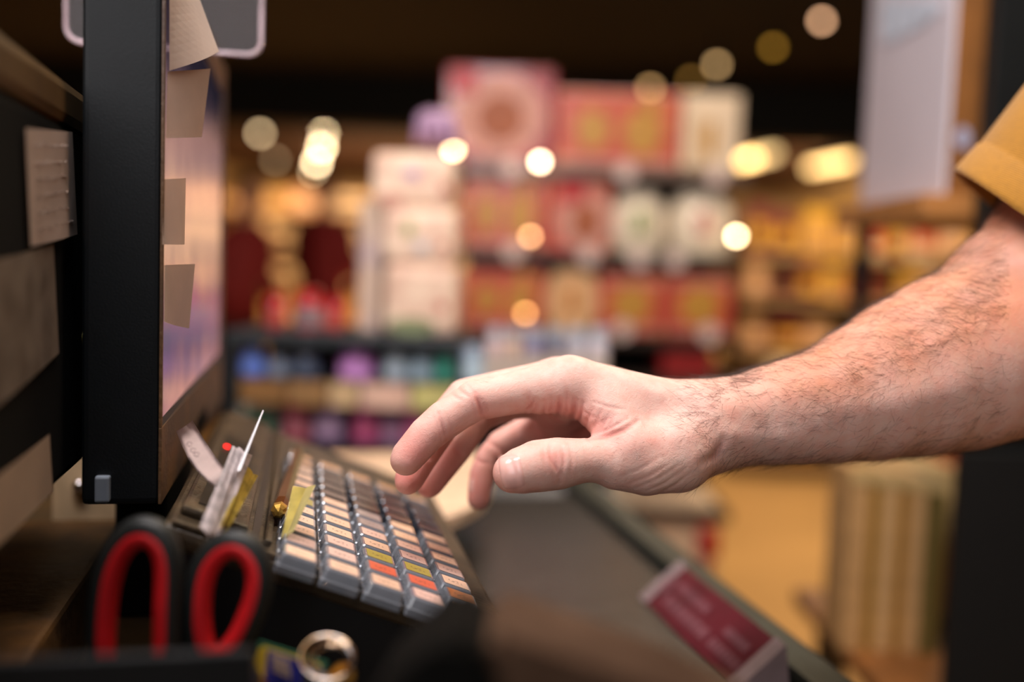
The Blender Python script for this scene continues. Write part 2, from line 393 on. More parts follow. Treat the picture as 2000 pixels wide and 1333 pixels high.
# keys
NR, NC = 12, 5
PX, PY = 0.0192, 0.0190
capm = mat('keycap_clear', (118, 122, 130), 0.16, coat=1.0, var=0.1, spec=0.8)
capd = mat('keycap_dark', (34, 38, 48), 0.16, coat=1.0)
def labmat(nm, c):
    m = mat('keylabel_' + nm, c, 0.32, coat=0.7, var=0.04)
    nt = m.node_tree; N = nt.nodes; L = nt.links; b = N['Principled BSDF']
    tc = N.new('ShaderNodeTexCoord'); sp = N.new('ShaderNodeSeparateXYZ'); L.new(tc.outputs['Object'], sp.inputs[0])
    # small printed smudge in the middle of the label
    no = N.new('ShaderNodeTexNoise'); no.inputs['Scale'].default_value = 900; no.inputs['Detail'].default_value = 1
    L.new(tc.outputs['Object'], no.inputs['Vector'])
    gt = N.new('ShaderNodeMath'); gt.operation = 'GREATER_THAN'; gt.inputs[1].default_value = 0.53; L.new(no.outputs['Fac'], gt.inputs[0])
    def win(axis, w):
        a = N.new('ShaderNodeMath'); a.operation = 'ABSOLUTE'; L.new(sp.outputs[axis], a.inputs[0])
        l = N.new('ShaderNodeMath'); l.operation = 'LESS_THAN'; l.inputs[1].default_value = w; L.new(a.outputs[0], l.inputs[0]); return l
    wx, wy = win(0, 0.0036), win(1, 0.0016)
    m1 = N.new('ShaderNodeMath'); m1.operation = 'MULTIPLY'; L.new(wx.outputs[0], m1.inputs[0]); L.new(wy.outputs[0], m1.inputs[1])
    m2 = N.new('ShaderNodeMath'); m2.operation = 'MULTIPLY'; L.new(m1.outputs[0], m2.inputs[0]); L.new(gt.outputs[0], m2.inputs[1])
    mx = N.new('ShaderNodeMix'); mx.data_type = 'RGBA'; mx.inputs[6].default_value = (*lin(c), 1); mx.inputs[7].default_value = (*lin((c[0] * .35, c[1] * .3, c[2] * .3)), 1)
    L.new(m2.outputs[0], mx.inputs[0]); L.new(mx.outputs[2], b.inputs['Base Color'])
    return m
LM = {'b': labmat('beige', (226, 188, 160)), 'p': labmat('pink', (218, 184, 170)), 'g': labmat('grey', (150, 140, 140)),
      'G': labmat('green', (150, 142, 52)), 'r': labmat('red', (206, 92, 62)), 'o': labmat('orange', (176, 104, 52)),
      'k': labmat('black', (20, 22, 34)), 'd': labmat('redbrown', (130, 62, 46)), 't': labmat('tan', (206, 156, 110)), 'm': labmat('mauve', (160, 130, 122))}
cols = ['bmbbbGbbbbtt', 'bppbbbbkkkkt', 'brGbpggkkkkt', 'prGppbbkkkkt', 'dobpbbbkkkkt', 'kdbpbbbkkkkt']
def capmesh(lm, dark):
    bm = nb(); w, h, t, hh = 0.0086, 0.0086, 0.0071, 0.0082
    prof = [(1.0, 0.0, w, h), (1, 0.0030, w, h), (1, 0.0036, w - .0004, h - .0004), (1, hh - 0.0008, t + .0005, t + .0003), (1, hh, t, t - .0002)]
    rings = []
    for _, z, a, b_ in prof:
        rings.append([Vector((p.x, p.y, z)) for p in rrect(2 * a, 2 * b_, 0.0011, 2)])
    loft(bm, rings, cap=False)
    top = rings[-1]
    vs = [bm.verts.new(p) for p in top]; bm.faces.new(vs)
    bmesh.ops.remove_doubles(bm, verts=bm.verts, dist=1e-6)
    lab = [Vector((p.x, p.y, hh + 0.00015)) for p in rrect(2 * t - 0.0016, 2 * t - 0.0022, 0.0008, 2)]
    f = bm.faces.new([bm.verts.new(p) for p in lab]); f.material_index = 1
    f2 = bm.faces.new([bm.verts.new(Vector((p.x, p.y, hh + 0.0001))) for p in lab]); f2.material_index = 0
    me = bpy.data.meshes.new('key'); bm.normal_update(); bm.to_mesh(me); bm.free()
    me.materials.append(capd if dark else capm); me.materials.append(LM[lm])
    return me
KEYM = {k: capmesh(k, k in 'kd') for k in LM}
KEY = kl(hit(587, 1082, (KM.to_3x3() @ ZV), (KM @ Vector((0, 0, 0.008))).dot(KM.to_3x3() @ ZV)))
kx0, ky0 = KEY.x, KEY.y
for i in range(NC):
    for j in range(NR):
        o = bpy.data.objects.new('key', KEYM[cols[i][j]]); COL.objects.link(o); o.parent = kb
        o.location = (kx0 + i * PX, ky0 + j * PY, 0.0)
# brass pencil lying in the groove
c = KM @ Vector((0.050, 0.060, 0.0))
pe_dir = (KM.to_3x3() @ Vector((0.02, 1, 0))).normalized()
nK = (KM.to_3x3() @ ZV)
def onK(px, py, h): return hit(px, py, nK, (KM @ Vector((0, 0, h))).dot(nK))
p0 = onK(545, 998, 0.0072); p1 = onK(583, 884, 0.0072)
pen = thing('hexagonal_pencil', 'brown hexagonal pencil with gold cap lying in the keyboard groove', 'pencil', T(p0, (p1 - p0).to_track_quat('Z', 'Y').to_matrix().to_4x4()))
Lp = (p1 - p0).length
bm = nb(); lathe(bm, [(0.0036, 0.018), (0.0036, Lp * 1.0)], 6); build('shaft', bm, mat('pencil_brown', (110, 76, 54), 0.35, coat=0.5), pen)
bm = nb(); lathe(bm, [(0.0036, 0.004), (0.0036, 0.018)], 6); build('ferrule', bm, mat('copper', (170, 96, 40), 0.3, metal=0.9), pen)
bm = nb(); lathe(bm, [(0.0004, -0.003), (0.0022, -0.0026), (0.0036, -0.0008), (0.0040, 0.0012), (0.0040, 0.0030), (0.0034, 0.0045)], 7)
build('gold_cap', bm, mat('gold_cap', (216, 170, 80), 0.3, metal=0.8), pen)
# folded yellow slip
ym = mat('yellow_paper', (214, 196, 104), 0.7, var=0.12, scale=120)
ysl = thing('folded_yellow_slip', 'folded yellow paper slip stuck at the edge of the keys beside the pencil', 'paper slip')
dsl = 0.436
sheet('paper_fold', None, None, [P(572, 950, dsl + .018), P(600, 955, dsl + .020), P(562, 1052, dsl), P(546, 1066, dsl - .002)], ysl, ym, bend=0.001)
sheet('paper_fold', None, None, [P(597, 954, dsl + .020), P(617, 948, dsl + .012), P(574, 1040, dsl - .006), P(552, 1064, dsl - .004)], ysl, mat('yellow_paper_pale', (226, 214, 146), 0.7), bend=0.001)
# bundle of papers and yellow strips standing in the reader slot
bun = thing('paper_bundle', 'bundle of white and yellow paper scraps standing in the card slot', 'paper bundle')
wp = mat('scrap_white', (224, 212, 212), 0.8, var=0.2, scale=200)
yp = mat('scrap_yellow', (208, 178, 70), 0.75, var=0.2, scale=200)
for k in range(12):
    t = k / 11; d = 0.395 + 0.010 * t; j = lambda s: random.uniform(-s, s)
    sheet('paper_scrap', None, None, [P(452 + 26 * t + j(3), 872 + 12 * t + j(6), d + .045), P(462 + 28 * t + j(3), 878 + 12 * t, d + .046),
          P(404 + 26 * t + j(3), 1046 + j(8), d), P(392 + 26 * t + j(3), 1036 + j(8), d)], bun, wp, bend=0.0008)
for k in range(5):
    t = k / 4; d = 0.405 + 0.008 * t; j = lambda s: random.uniform(-s, s)
    sheet('yellow_scrap', None, None, [P(472 + 22 * t + j(2), 912 + 10 * t + j(8), d + .04), P(484 + 20 * t, 920 + 10 * t, d + .041),
          P(436 + 16 * t, 1030 + j(8), d), P(424 + 18 * t, 1036 + j(8), d)], bun, yp, bend=0.0008)
# curled receipt
rc = []
path = [(360, 832, .462, 20), (372, 856, .462, 22), (386, 882, .458, 24), (402, 906, .45, 24), (420, 926, .442, 22), (436, 944, .436, 20)]
bm = nb(); rows = []
for (px, py, d, hw) in path:
    rows.append([bm.verts.new(P(px - hw * 0.8 + hw * 1.6 * u, py + hw * 0.55 - hw * 1.1 * u + 2 * math.sin(u * 3), d + 0.006 * u)) for u in np.linspace(0, 1, 6)])
for a, b in zip(rows[:-1], rows[1:]):
    for i in range(5): bm.faces.new((a[i], a[i + 1], b[i + 1], b[i]))
bmesh.ops.solidify(bm, geom=list(bm.faces), thickness=0.0003)
rcp = tag(build('curled_receipt', bm, mat('receipt_paper', (222, 200, 194), 0.7, var=0.06, scale=90), smooth=True), 'curled strip of white receipt paper leaning against the monitor bezel', 'receipt')
bm = nb()
for (px, py, d) in ((370, 868, .4385), (377, 880, .4375), (384, 888, .4365)):
    c_ = P(px, py, d - 0.001)
    tube(bm, [c_ + RT * 0.0012 * math.cos(t) + UP * 0.0009 * math.sin(t) for t in np.linspace(0, 5.5, 9)], 0.00016, 4)
build('printed_digits', bm, mat('pale_ink', (150, 120, 120), 0.8), rcp)
# thin card seen edge-on
bm = nb(); a_, b_ = P(514, 802, 0.450), P(466, 920, 0.425)
ax = (b_ - a_).normalized(); sd = FW.cross(ax).normalized() * 0.00045
qd = [a_ - sd * .5, a_ + sd * .5, b_ + sd * 1.2, b_ - sd * 1.2]
f0 = [bm.verts.new(p) for p in qd]; f1 = [bm.verts.new(CAM + (p - CAM) * 1.05) for p in qd]
bm.faces.new(f0[::-1]); bm.faces.new(f1)
for k in range(4): bm.faces.new((f0[k], f0[(k + 1) % 4], f1[(k + 1) % 4], f1[k]))
tag(build('plastic_card', bm, mat('card_white', (214, 208, 214), 0.3), None), 'thin white card standing edge-on out of the paper bundle', 'card')

# ------------------------------------------------------------------ scissors, holder, cards, keys
def oval(px, py, d, pts2):
    return [P(px + x, py + y, d) for x, y in pts2]
def smoothloop(ctrl, n=48):
    ctrl = [np.array(c, float) for c in ctrl]; m = len(ctrl); out = []
    for k in range(n):
        t = k * m / n; i = int(t); f = t - i
        p0_, p1_, p2_, p3_ = ctrl[(i - 1) % m], ctrl[i % m], ctrl[(i + 1) % m], ctrl[(i + 2) % m]
        out.append(0.5 * ((2 * p1_) + (-p0_ + p2_) * f + (2 * p0_ - 5 * p1_ + 4 * p2_ - p3_) * f * f + (-p0_ + 3 * p1_ - 3 * p2_ + p3_) * f ** 3))
    return out
sc_blk = mat('scissor_black', (24, 27, 26), 0.5)
sc_red = mat('scissor_red', (214, 26, 32), 0.42)
SD = 0.365
sci = thing('scissors', 'scissors with black and red looped handles standing in the dark holder', 'scissors', T(P(350, 1333, SD)))
iw = sci.matrix_world.inverted()
L1 = smoothloop([(205, 1290), (208, 1180), (226, 1100), (262, 1054), (300, 1056), (322, 1098), (322, 1190), (318, 1290), (300, 1350), (225, 1350)])
L2 = smoothloop([(392, 1190), (402, 1120), (430, 1080), (462, 1070), (490, 1090), (502, 1130), (492, 1185), (462, 1250), (425, 1284), (400, 1262)])
for Lp_, dd in ((L1, SD), (L2, SD + 0.004)):
    cx = sum(p[0] for p in Lp_) / len(Lp_); cy = sum(p[1] for p in Lp_) / len(Lp_)
    bm = nb(); tube(bm, [iw @ P(cx + (p[0] - cx) * 1.17, cy + (p[1] - cy) * 1.12, dd) for p in Lp_], 0.0046, 14, closed=True, flat=1.0)
    hnd = build('handle', bm, sc_blk, sci, smooth=True)
    tag(hnd, 'black rubbery loop handle')
    bm = nb(); tube(bm, [iw @ P(p[0], p[1], dd - 0.0010) for p in Lp_], 0.0040, 14, closed=True)
    tag(build('grip_lining', bm, sc_red, hnd, smooth=True), 'red inner lining')
bm = nb(); 
prism(bm, [iw @ P(x, y, SD + 0.002) for x, y in ((300, 1300), (345, 1300), (350, 1500), (340, 1560), (322, 1500))], FW, 0.0015)
prism(bm, [iw @ P(x, y, SD + 0.004) for x, y in ((395, 1280), (425, 1290), (352, 1500), (334, 1540), (330, 1500))], FW, 0.0015)
build('blades', bm, chrome, sci)
# holder (dark open tray)
hl = kf(P(250, 1300, 0.36))
ho = thing('pen_holder', 'black open-topped holder in which the red and black scissors stand', 'holder', T((0, 0, 0), KROT))
htop = kf(P(260, 1292, 0.335)).z
hb0 = kf(P(60, 1250, 0.335)); hb1 = kf(P(560, 1360, 0.335))
bm = nb(); a0_, a1_ = 0.300, 0.385; x0_, x1_ = -0.16, -0.012; zt = hit(250, 1282, AV, 0.300).z; zk = 0.986
box(bm, (x0_, a0_, ZD + 0.0005), (x1_, a0_ + .003, zt), 0.001); box(bm, (x0_, a1_ - .003, ZD + 0.0005), (x1_, a1_, zk), 0.001)
box(bm, (x0_, a0_, ZD + 0.0005), (x1_, a1_, ZD + 0.003))
for x_ in (x0_, x1_ - .003):
    prism(bm, [Vector((x_, a0_ + .001, ZD + .001)), Vector((x_, a1_ - .001, ZD + .001)), Vector((x_, a1_ - .001, zk)), Vector((x_, a0_ + .001, zt))], (1, 0, 0), .003)
build('tray', bm, black, ho)

# card with green, yellow and blue print, key ring and brass keys at the bottom
cm = T(P(560, 1330, 0.368))
cdm = thing('loyalty_card', 'green and yellow card with blue printed centre lying beneath the keyboard front', 'card', cm)
iw = cm.inverted()
def cpoly(name, pts, d, m, par, off=0.0):
    bm = nb(); prism(bm, [iw @ P(x, y, d - off) for x, y in pts], FW, 0.0009 if off == 0 else 0.0003); return build(name, bm, m, par)
cpoly('card_body', [(505, 1254), (640, 1296), (610, 1420), (486, 1400)], 0.366, mat('card_green', (22, 92, 70), 0.35), cdm)
cpoly('yellow_border', [(506, 1268), (514, 1262), (628, 1300), (612, 1410), (489, 1390), (492, 1310)], 0.366, mat('card_yellow', (205, 170, 40), 0.35), cdm, 0.0006)
cpoly('blue_field', [(522, 1270), (622, 1304), (606, 1408), (510, 1392)], 0.366, mat('card_blue', (44, 46, 130), 0.3), cdm, 0.0012)
bm = nb()
for r_ in range(3):
    for q in range(4):
        x = 534 + q * 9 + r_ * 2; y = 1282 + r_ * 13 + q * 4
        tube(bm, [iw @ P(x + 3.5 * math.cos(t), y + 4.5 * math.sin(t), 0.3638) for t in np.linspace(0.4, 5.4, 8)], 0.00022, 4)
build('printed_lettering', bm, mat('card_ink_gold', (214, 180, 120), 0.5), cdm)
kr = thing('key_ring', 'shiny steel key ring with brass keys at the front edge of the counter', 'key ring', T(P(640, 1290, 0.362)))
iw = kr.matrix_world.inverted()
bm = nb()
for k in range(3):
    tube(bm, [iw @ P(638 + k * 5 + (52 - k * 7) * math.cos(t), 1286 + k * 5 + (44 - 4 * k) * math.sin(t), 0.360 - 0.004 * math.sin(t + k * 1.6)) for t in np.linspace(0, 2 * math.pi, 41)[:-1]], 0.0008, 8, closed=True)
build('split_ring', bm, mat('ring_warm_steel', (214, 176, 130), 0.22, metal=1.0, second=(200, 200, 206), scale=90), kr, smooth=True)
for k, (x, y, m_) in enumerate(((612, 1322, chrome), (668, 1318, brass), (640, 1338, brass))):
    bm = nb(); ol = smoothloop([(x - 24, y), (x - 8, y - 20), (x + 18, y - 14), (x + 26, y + 8), (x + 6, y + 22), (x - 16, y + 18)], 20)
    prism(bm, [iw @ P(a, b, 0.364 + .001 * k) for a, b in ol], FW, 0.0022)
    prism(bm, [iw @ P(a, b, 0.364 + .001 * k) for a, b in ((x - 7, y + 14), (x + 7, y + 14), (x + 10, y + 90), (x - 8, y + 90))], FW, 0.002)
    build('key_bow', bm, m_, kr)
for k, (x, y) in enumerate(((412, 1326), (462, 1334), (498, 1345))):
    bm = nb(); lathe(bm, [(0.0001, -0.004), (0.004, -0.003), (0.0045, 0.0), (0.004, 0.003), (0.0001, 0.004)], 16)
    tag(build('brass_bead', bm, brass, M=T(P(x, y, 0.36)), smooth=True), ['brass bead nearest the scissors at the counter front', 'middle brass bead at the counter front', 'brass bead nearest the green and yellow card'][k], 'bead', 'brass beads at the counter front')

# near dark card terminal at the bottom centre
tm = thing('payment_terminal', 'dark payment terminal with top coloured brown as if lit, very near in the lower middle', 'terminal', T(P(950, 1333, 0.27)))
iw = tm.matrix_world.inverted()
bm = nb(); prism(bm, [iw @ P(x, y, 0.285) for x, y in ((875, 1160), (905, 1142), (950, 1150), (1000, 1333), (1040, 1700), (640, 1700), (735, 1333), (790, 1230))], -FW, 0.05)
bmesh.ops.bevel(bm, geom=list(bm.edges), offset=0.003, segments=2, affect='EDGES'); build('body', bm, mat('terminal_black', (7, 6, 4), 0.8, spec=0.1), tm)
bm = nb(); prism(bm, [iw @ P(x, y, 0.285) for x, y in ((950, 1150), (1010, 1160), (1160, 1212), (1300, 1262), (1450, 1340), (1640, 1480), (1640, 1700), (1045, 1700), (1005, 1333))], -FW, 0.045)
bmesh.ops.bevel(bm, geom=list(bm.edges), offset=0.004, segments=2, affect='EDGES'); build('lit_top', bm, mat('terminal_lit_brown', (80, 60, 46), 0.8, spec=0.1, second=(62, 44, 32), scale=30), tm)  # brown puts the light on the dark terminal's top into the colour

# cream bagging tray beyond the keyboard, at the end of the belt
bm = nb(); prism(bm, [Vector((x, y, ZD + .0008)) for x, y in ((.03, .742), (.110, .742), (.130, .765), (.150, .80), (.166, .85), (.180, .93), (.182, 1.0), (.03, 1.0))], (0, 0, 1), .010)
prism(bm, [Vector((x, y, ZD + .010)) for x, y in ((.03, .994), (.182, .994), (.182, 1.0), (.03, 1.0))], (0, 0, 1), .003)
tag(build('plastic_tray', bm, mat('tray_cream', (240, 206, 172), 0.4), M=T((0, 0, 0), KROT)), 'cream plastic coin tray at the far end of the counter behind the fingertips', 'tray')

# checkout divider bar resting along the rail
dv0 = hk(1275, 1128, ZV, ZB + 0.012); dv1 = hk(1500, 1345, ZV, ZB + 0.012)
dvd = thing('checkout_divider', 'maroon three-sided checkout divider bar with pale end caps lying against the rail', 'divider', T(kw(0.2755, 0.535, ZB + 0.0012), KROT))
L_ = 0.708 - 0.535
def tri(s=1.0): return [Vector((-0.0175 * s, 0, 0.0)), Vector((0.0160 * s, 0, 0.0)), Vector((0.0125 * s, 0, 0.026 * s))]
bm = nb(); prism(bm, [p + Vector((0, 0.012, 0)) for p in tri()], (0, 1, 0), L_ - 0.024)
mm = mat('divider_maroon', (86, 22, 34), 0.35)
build('bar', bm, mm, dvd)
for y_ in (0.0, L_ - 0.014):
    bm = nb(); prism(bm, [p + Vector((0, y_, 0)) for p in tri(1.06)], (0, 1, 0), 0.014); 
    tag(build('end_cap', bm, mat('divider_cap', (140, 122, 124), 0.4), dvd), 'pale plastic end cap')
bm = nb()
e1 = Vector((-0.0175, 0, 0)); e2 = Vector((0.0125, 0, 0.026)); nn = Vector((-0.026, 0, 0.030)).normalized()
for s0, s1, y0, y1 in ((.20, .42, .40, .84), (.56, .74, .52, .84), (.20, .38, .10, .36), (.52, .68, .14, .34)):
    q = [e1.lerp(e2, s) + Vector((0, L_ * y, 0)) + nn * 0.0003 for s, y in ((s0, y0), (s1, y0), (s1, y1), (s0, y1))]
    # a broken row of blurred letter blocks
    n = 7
    for k in range(n):
        ya, yb = y0 + (y1 - y0) * k / n, y0 + (y1 - y0) * (k + 0.78) / n
        r_ = [e1.lerp(e2, s) + Vector((0, L_ * y, 0)) + nn * 0.0002 for s, y in ((s0, ya), (s1, ya), (s1, yb), (s0, yb))]
        prism(bm, r_, nn, 0.0003)
c_ = e1.lerp(e2, 0.5) + nn * 0.0004 + Vector((0, L_ * 0.90, 0))
prism(bm, [c_ + Vector((0, 0.007 * math.cos(t), 0)) + (e2 - e1).normalized() * 0.009 * math.sin(t) for t in np.linspace(0, 2 * math.pi, 17)[:-1]], nn, 0.0003)
build('printed_panel', bm, mat('divider_print', (112, 66, 74), 0.5), dvd)

# ------------------------------------------------------------------ goods helpers
def upbox(name, label, cat, rect, Y, dep, z0, m, group=None, bev=0.004, parts=None, yaw=0, rnd=None):
    x0, y0, x1, y1 = rect; cx = (x0 + x1) / 2
    a = atY(x0, (y0 + y1) / 2, Y); b = atY(x1, (y0 + y1) / 2, Y); zt = atY(cx, y0, Y).z
    if z0 is None: z0 = atY(cx, y1, Y).z
    z0 += 0.0006
    w_ = b.x - a.x; h = zt - z0
    Mx = T(((a.x + b.x) / 2, Y, z0), RZ(yaw))
    t = thing(name, label, cat, Mx, group)
    bm = nb()
    if rnd:   # rounded upright pack or jar
        lathe(bm, [(w_ / 2 * .86, 0), (w_ / 2, h * .05), (w_ / 2, h * .62), (w_ / 2 * .97, h * .74), (w_ / 2 * .74, h * .80)], 24, (0, w_ / 2, 0))
        build('body', bm, m, t, smooth=True)
        bm = nb(); lathe(bm, [(w_ / 2 * .78, h * .79), (w_ / 2 * .80, h * .98), (w_ / 2 * .72, h)], 24, (0, w_ / 2, 0)); build('lid', bm, rnd, t)
        bm = nb(); lathe(bm, [(w_ / 2 * 1.012, h * .14), (w_ / 2 * 1.012, h * .56)], 24, (0, w_ / 2, 0), cap=False)
        build('label', bm, parts or paper, t, smooth=True)
    else:
        box(bm, (-w_ / 2, 0, 0), (w_ / 2, dep, h), min(bev, w_ / 6)); build('carton', bm, m, t)
        if parts: parts(t, w_, h)
    return t
redpat = mat('box_red_gold', (184, 56, 50), 0.35, second=(206, 116, 66), scale=30, coat=0.3)
redpat2 = mat('box_orange_gold', (192, 66, 56), 0.35, second=(212, 118, 76), scale=24, coat=0.3)
red = mat('box_red', (164, 40, 42), 0.35, coat=0.3, var=0.1, scale=12)
cream = mat('box_cream', (240, 214, 180), 0.5, var=0.06, scale=10)
whitep = mat('pack_white', (246, 228, 200), 0.4, var=0.05, scale=12, coat=0.3)
goldm = mat('print_gold', (206, 150, 60), 0.4)
brn = mat('print_brown', (150, 78, 44), 0.5, second=(176, 96, 50), scale=30)
pale = mat('print_pale', (222, 160, 142), 0.5)
greenp = mat('print_green', (150, 164, 92), 0.5)
lil = mat('wrap_lilac', (176, 140, 172), 0.4, coat=0.3)
def disc(par, cx, cz, rx, rz, m, y=0.0, name='printed_emblem', th=0.0015):
    bm = nb(); prism(bm, [Vector((cx + rx * math.cos(t), y, cz + rz * math.sin(t))) for t in np.linspace(0, 2 * math.pi, 25)[:-1]], (0, -1, 0), th)
    return build(name, bm, m, par)
def plate(par, x0, z0, x1, z1, m, name='printed_panel', y=0.0, th=0.0015):
    bm = nb(); box(bm, (x0, y - th, z0), (x1, y, z1)); return build(name, bm, m, par)
def emblem_big(t, w_, h):
    disc(t, 0, h * .50, w_ * .43, h * .44, pale); disc(t, .01 * w_, h * .48, w_ * .22, h * .24, brn, -0.0016)
    plate(t, -w_ * .44, h * .72, -w_ * .22, h * .96, mat('print_scarlet', (196, 14, 16), 0.4), y=-0.0032)
def emblem_two(t, w_, h):
    plate(t, -w_ * .46, h * .06, w_ * .46, h * .12, pale); disc(t, -w_ * .20, h * .5, w_ * .14, h * .26, goldm); disc(t, w_ * .20, h * .48, w_ * .16, h * .30, goldm)
    disc(t, w_ * .26, h * .84, w_ * .07, h * .13, goldm)
def emblem_one(t, w_, h):
    plate(t, -w_ * .44, h * .84, w_ * .44, h * .90, pale); plate(t, -w_ * .44, h * .08, w_ * .44, h * .14, pale); disc(t, 0, h * .5, w_ * .30, h * .30, goldm)
def emblem_ring(t, w_, h):
    disc(t, w_ * .1, h * .46, w_ * .46, h * .42, pale); disc(t, w_ * .12, h * .44, w_ * .24, h * .26, brn, -0.0016)
    plate(t, -w_ * .30, h * .70, w_ * .1, h * .98, mat('print_scarlet', (196, 14, 16), 0.4), y=-0.0032)
def emblem_bar(t, w_, h):
    disc(t, 0, h * .42, w_ * .10, h * .25, goldm)
def stripes_v(t, w_, h):
    for k in (-.3, -.18): plate(t, w_ * k, h * .05, w_ * (k + .04), h * .7, goldm)
    emblem_bar(t, w_, h)

# ------------------------------------------------------------------ tall shelving with red gift boxes
GY = 2.2
zs = [atY(1150, 328, GY).z, atY(1150, 497, GY).z, atY(1150, 652, GY).z, atY(1330, 738, GY).z]
gx0, gx1 = atY(897, 500, GY).x, atY(1448, 500, GY).x
gs = thing('gift_shelving', 'dark shelving unit holding red and cream gift boxes in the middle distance', 'shelving', T((0, 0, 0)))
bm = nb(); box(bm, (gx0, GY + 0.30, 0.0), (gx1, GY + 0.33, zs[0] + .01)); build('back_panel', bm, mat('shelf_back', (20, 14, 10), 0.7), gs)
bm = nb(); box(bm, (gx0, GY - 0.01, 0.0), (gx1, GY + 0.30, 0.16)); build('plinth', bm, darkmetal, gs)
sz = zs + [0.62, 0.40, 0.19]
for k, z in enumerate(sz):
    bm = nb(); box(bm, (gx0, GY - 0.02, z - 0.022), (gx1, GY + 0.30, z), 0.002)
    build('shelf_board', bm, mat('shelf_board', (66, 56, 50), 0.35, metal=0.3), gs)
    bm = nb(); box(bm, (gx0, GY - 0.026, z - 0.020), (gx1, GY - 0.02, z + 0.004)); build('price_rail', bm, mat('rail_grey', (120, 100, 88), 0.3) if k == 0 else mat('rail_dark', (52, 40, 34), 0.35), gs)
for s in (gx0, gx1 - 0.02):
    bm = nb(); box(bm, (s, GY + 0.28, 0), (s + 0.02, GY + 0.30, zs[0] + 0.0)); build('upright', bm, black_matte, gs)
GG = 'gift boxes on the tall shelving'
rows_ = [
 (0, [('panettone_box', 'large red cake box with pale ring emblem, topmost and leftmost on the tall shelving', (872, 132, 1082, 0), red, emblem_big),
      ('gift_box', 'wide orange-red gift box with two gold emblems beside the large ring-emblem box', (1086, 180, 1330, 0), redpat2, emblem_two),
      ('gift_box', 'cream gift box with thin gold bars at the right end of the top shelf', (1334, 184, 1446, 0), cream, stripes_v)]),
 (1, [('gift_box', 'gold-flecked red gift box at the left end of the second shelf', (904, 345, 1066, 0), redpat, emblem_two),
      ('gift_box', 'pale orange box with ring emblem in the middle of the second shelf', (1070, 352, 1192, 0), redpat2, emblem_ring)]),
 (2, [('gift_box', 'gold-flecked red gift box at the left end of the third shelf', (904, 525, 1064, 0), redpat2, emblem_two),
      ('gift_box', 'orange-red gift box just right of the cream oval pack', (1168, 535, 1298, 0), redpat2, emblem_one),
      ('gift_box', 'orange-red gift box at the right end of the third shelf', (1302, 537, 1432, 0), redpat2, emblem_one)]),
 (3, [('gift_box', 'plain dark red box alone on the fourth shelf above the forearm', (1292, 682, 1392, 0), red, None)])]
for k, lst in rows_:
    for nm, lb, r_, m_, f_ in lst:
        upbox(nm, lb, 'box', (r_[0], r_[1], r_[2], r_[1] + 100), GY, 0.20, zs[k], m_, GG, parts=f_)
def pouch(name, label, rect, Y, z0, m, parts, group, lean=0.0):
    x0, y0, x1 = rect; a = atY(x0, y0 + 60, Y); b = atY(x1, y0 + 60, Y); zt = atY((x0 + x1) / 2, y0, Y).z
    z0 += 0.0006; w_ = b.x - a.x; h = zt - z0; t = thing(name, label, 'pack', T(((a.x + b.x) / 2, Y, z0)), group)
    bm = nb(); rings = []
    for z, sx, sy in ((0, .44, .44), (.04, .5, .5), (.45, .5, .5), (.72, .47, .42), (.90, .34, .25), (.97, .20, .12), (1.0, .12, .05)):
        rings.append([Vector((w_ * sx * math.copysign(abs(math.cos(t_)) ** .7, math.cos(t_)), .06 + .12 * sy * math.copysign(abs(math.sin(t_)) ** .7, math.sin(t_)), h * z)) for t_ in np.linspace(0, 2 * math.pi, 25)[:-1]])
    loft(bm, rings); build('wrapper', bm, m, t, smooth=True); parts(t, w_, h); return t
def pemb(m_): 
    def f(t, w_, h): disc(t, 0, h * .48, w_ * .14, h * .20, m_, 0.0005, th=0.003)
    return f
pouch('white_pouch', 'white rounded pack with green spot on the second shelf', (1194, 362, 1306), GY, zs[1], whitep, pemb(greenp), 'white packs on the second shelf')
pouch('white_pouch', 'white rounded pack with peach spot at the right end of the second shelf', (1312, 362, 1440), GY, zs[1], whitep, pemb(pale), 'white packs on the second shelf')
def oval_pack():
    t = thing('oval_pack', 'cream oval pack with gold bar between red boxes on the third shelf', 'pack', T((atY(1117, 580, GY).x, GY - 0.005, zs[2] + .0006)))
    hw = (atY(1167, 580, GY).x - atY(1067, 580, GY).x) / 2; h = atY(1117, 526, GY).z - zs[2]
    bm = nb(); prism(bm, [Vector((hw * math.copysign(abs(math.cos(a)) ** .8, math.cos(a)), 0, h / 2 + h / 2 * math.copysign(abs(math.sin(a)) ** .8, math.sin(a)))) for a in np.linspace(0, 2 * math.pi, 33)[:-1]], (0, 1, 0), 0.16)
    build('carton', bm, mat('oval_cream', (240, 188, 134), 0.45), t); disc(t, 0, h * .5, hw * .22, h * .24, mat('print_ochre', (206, 130, 40), 0.4))
oval_pack()
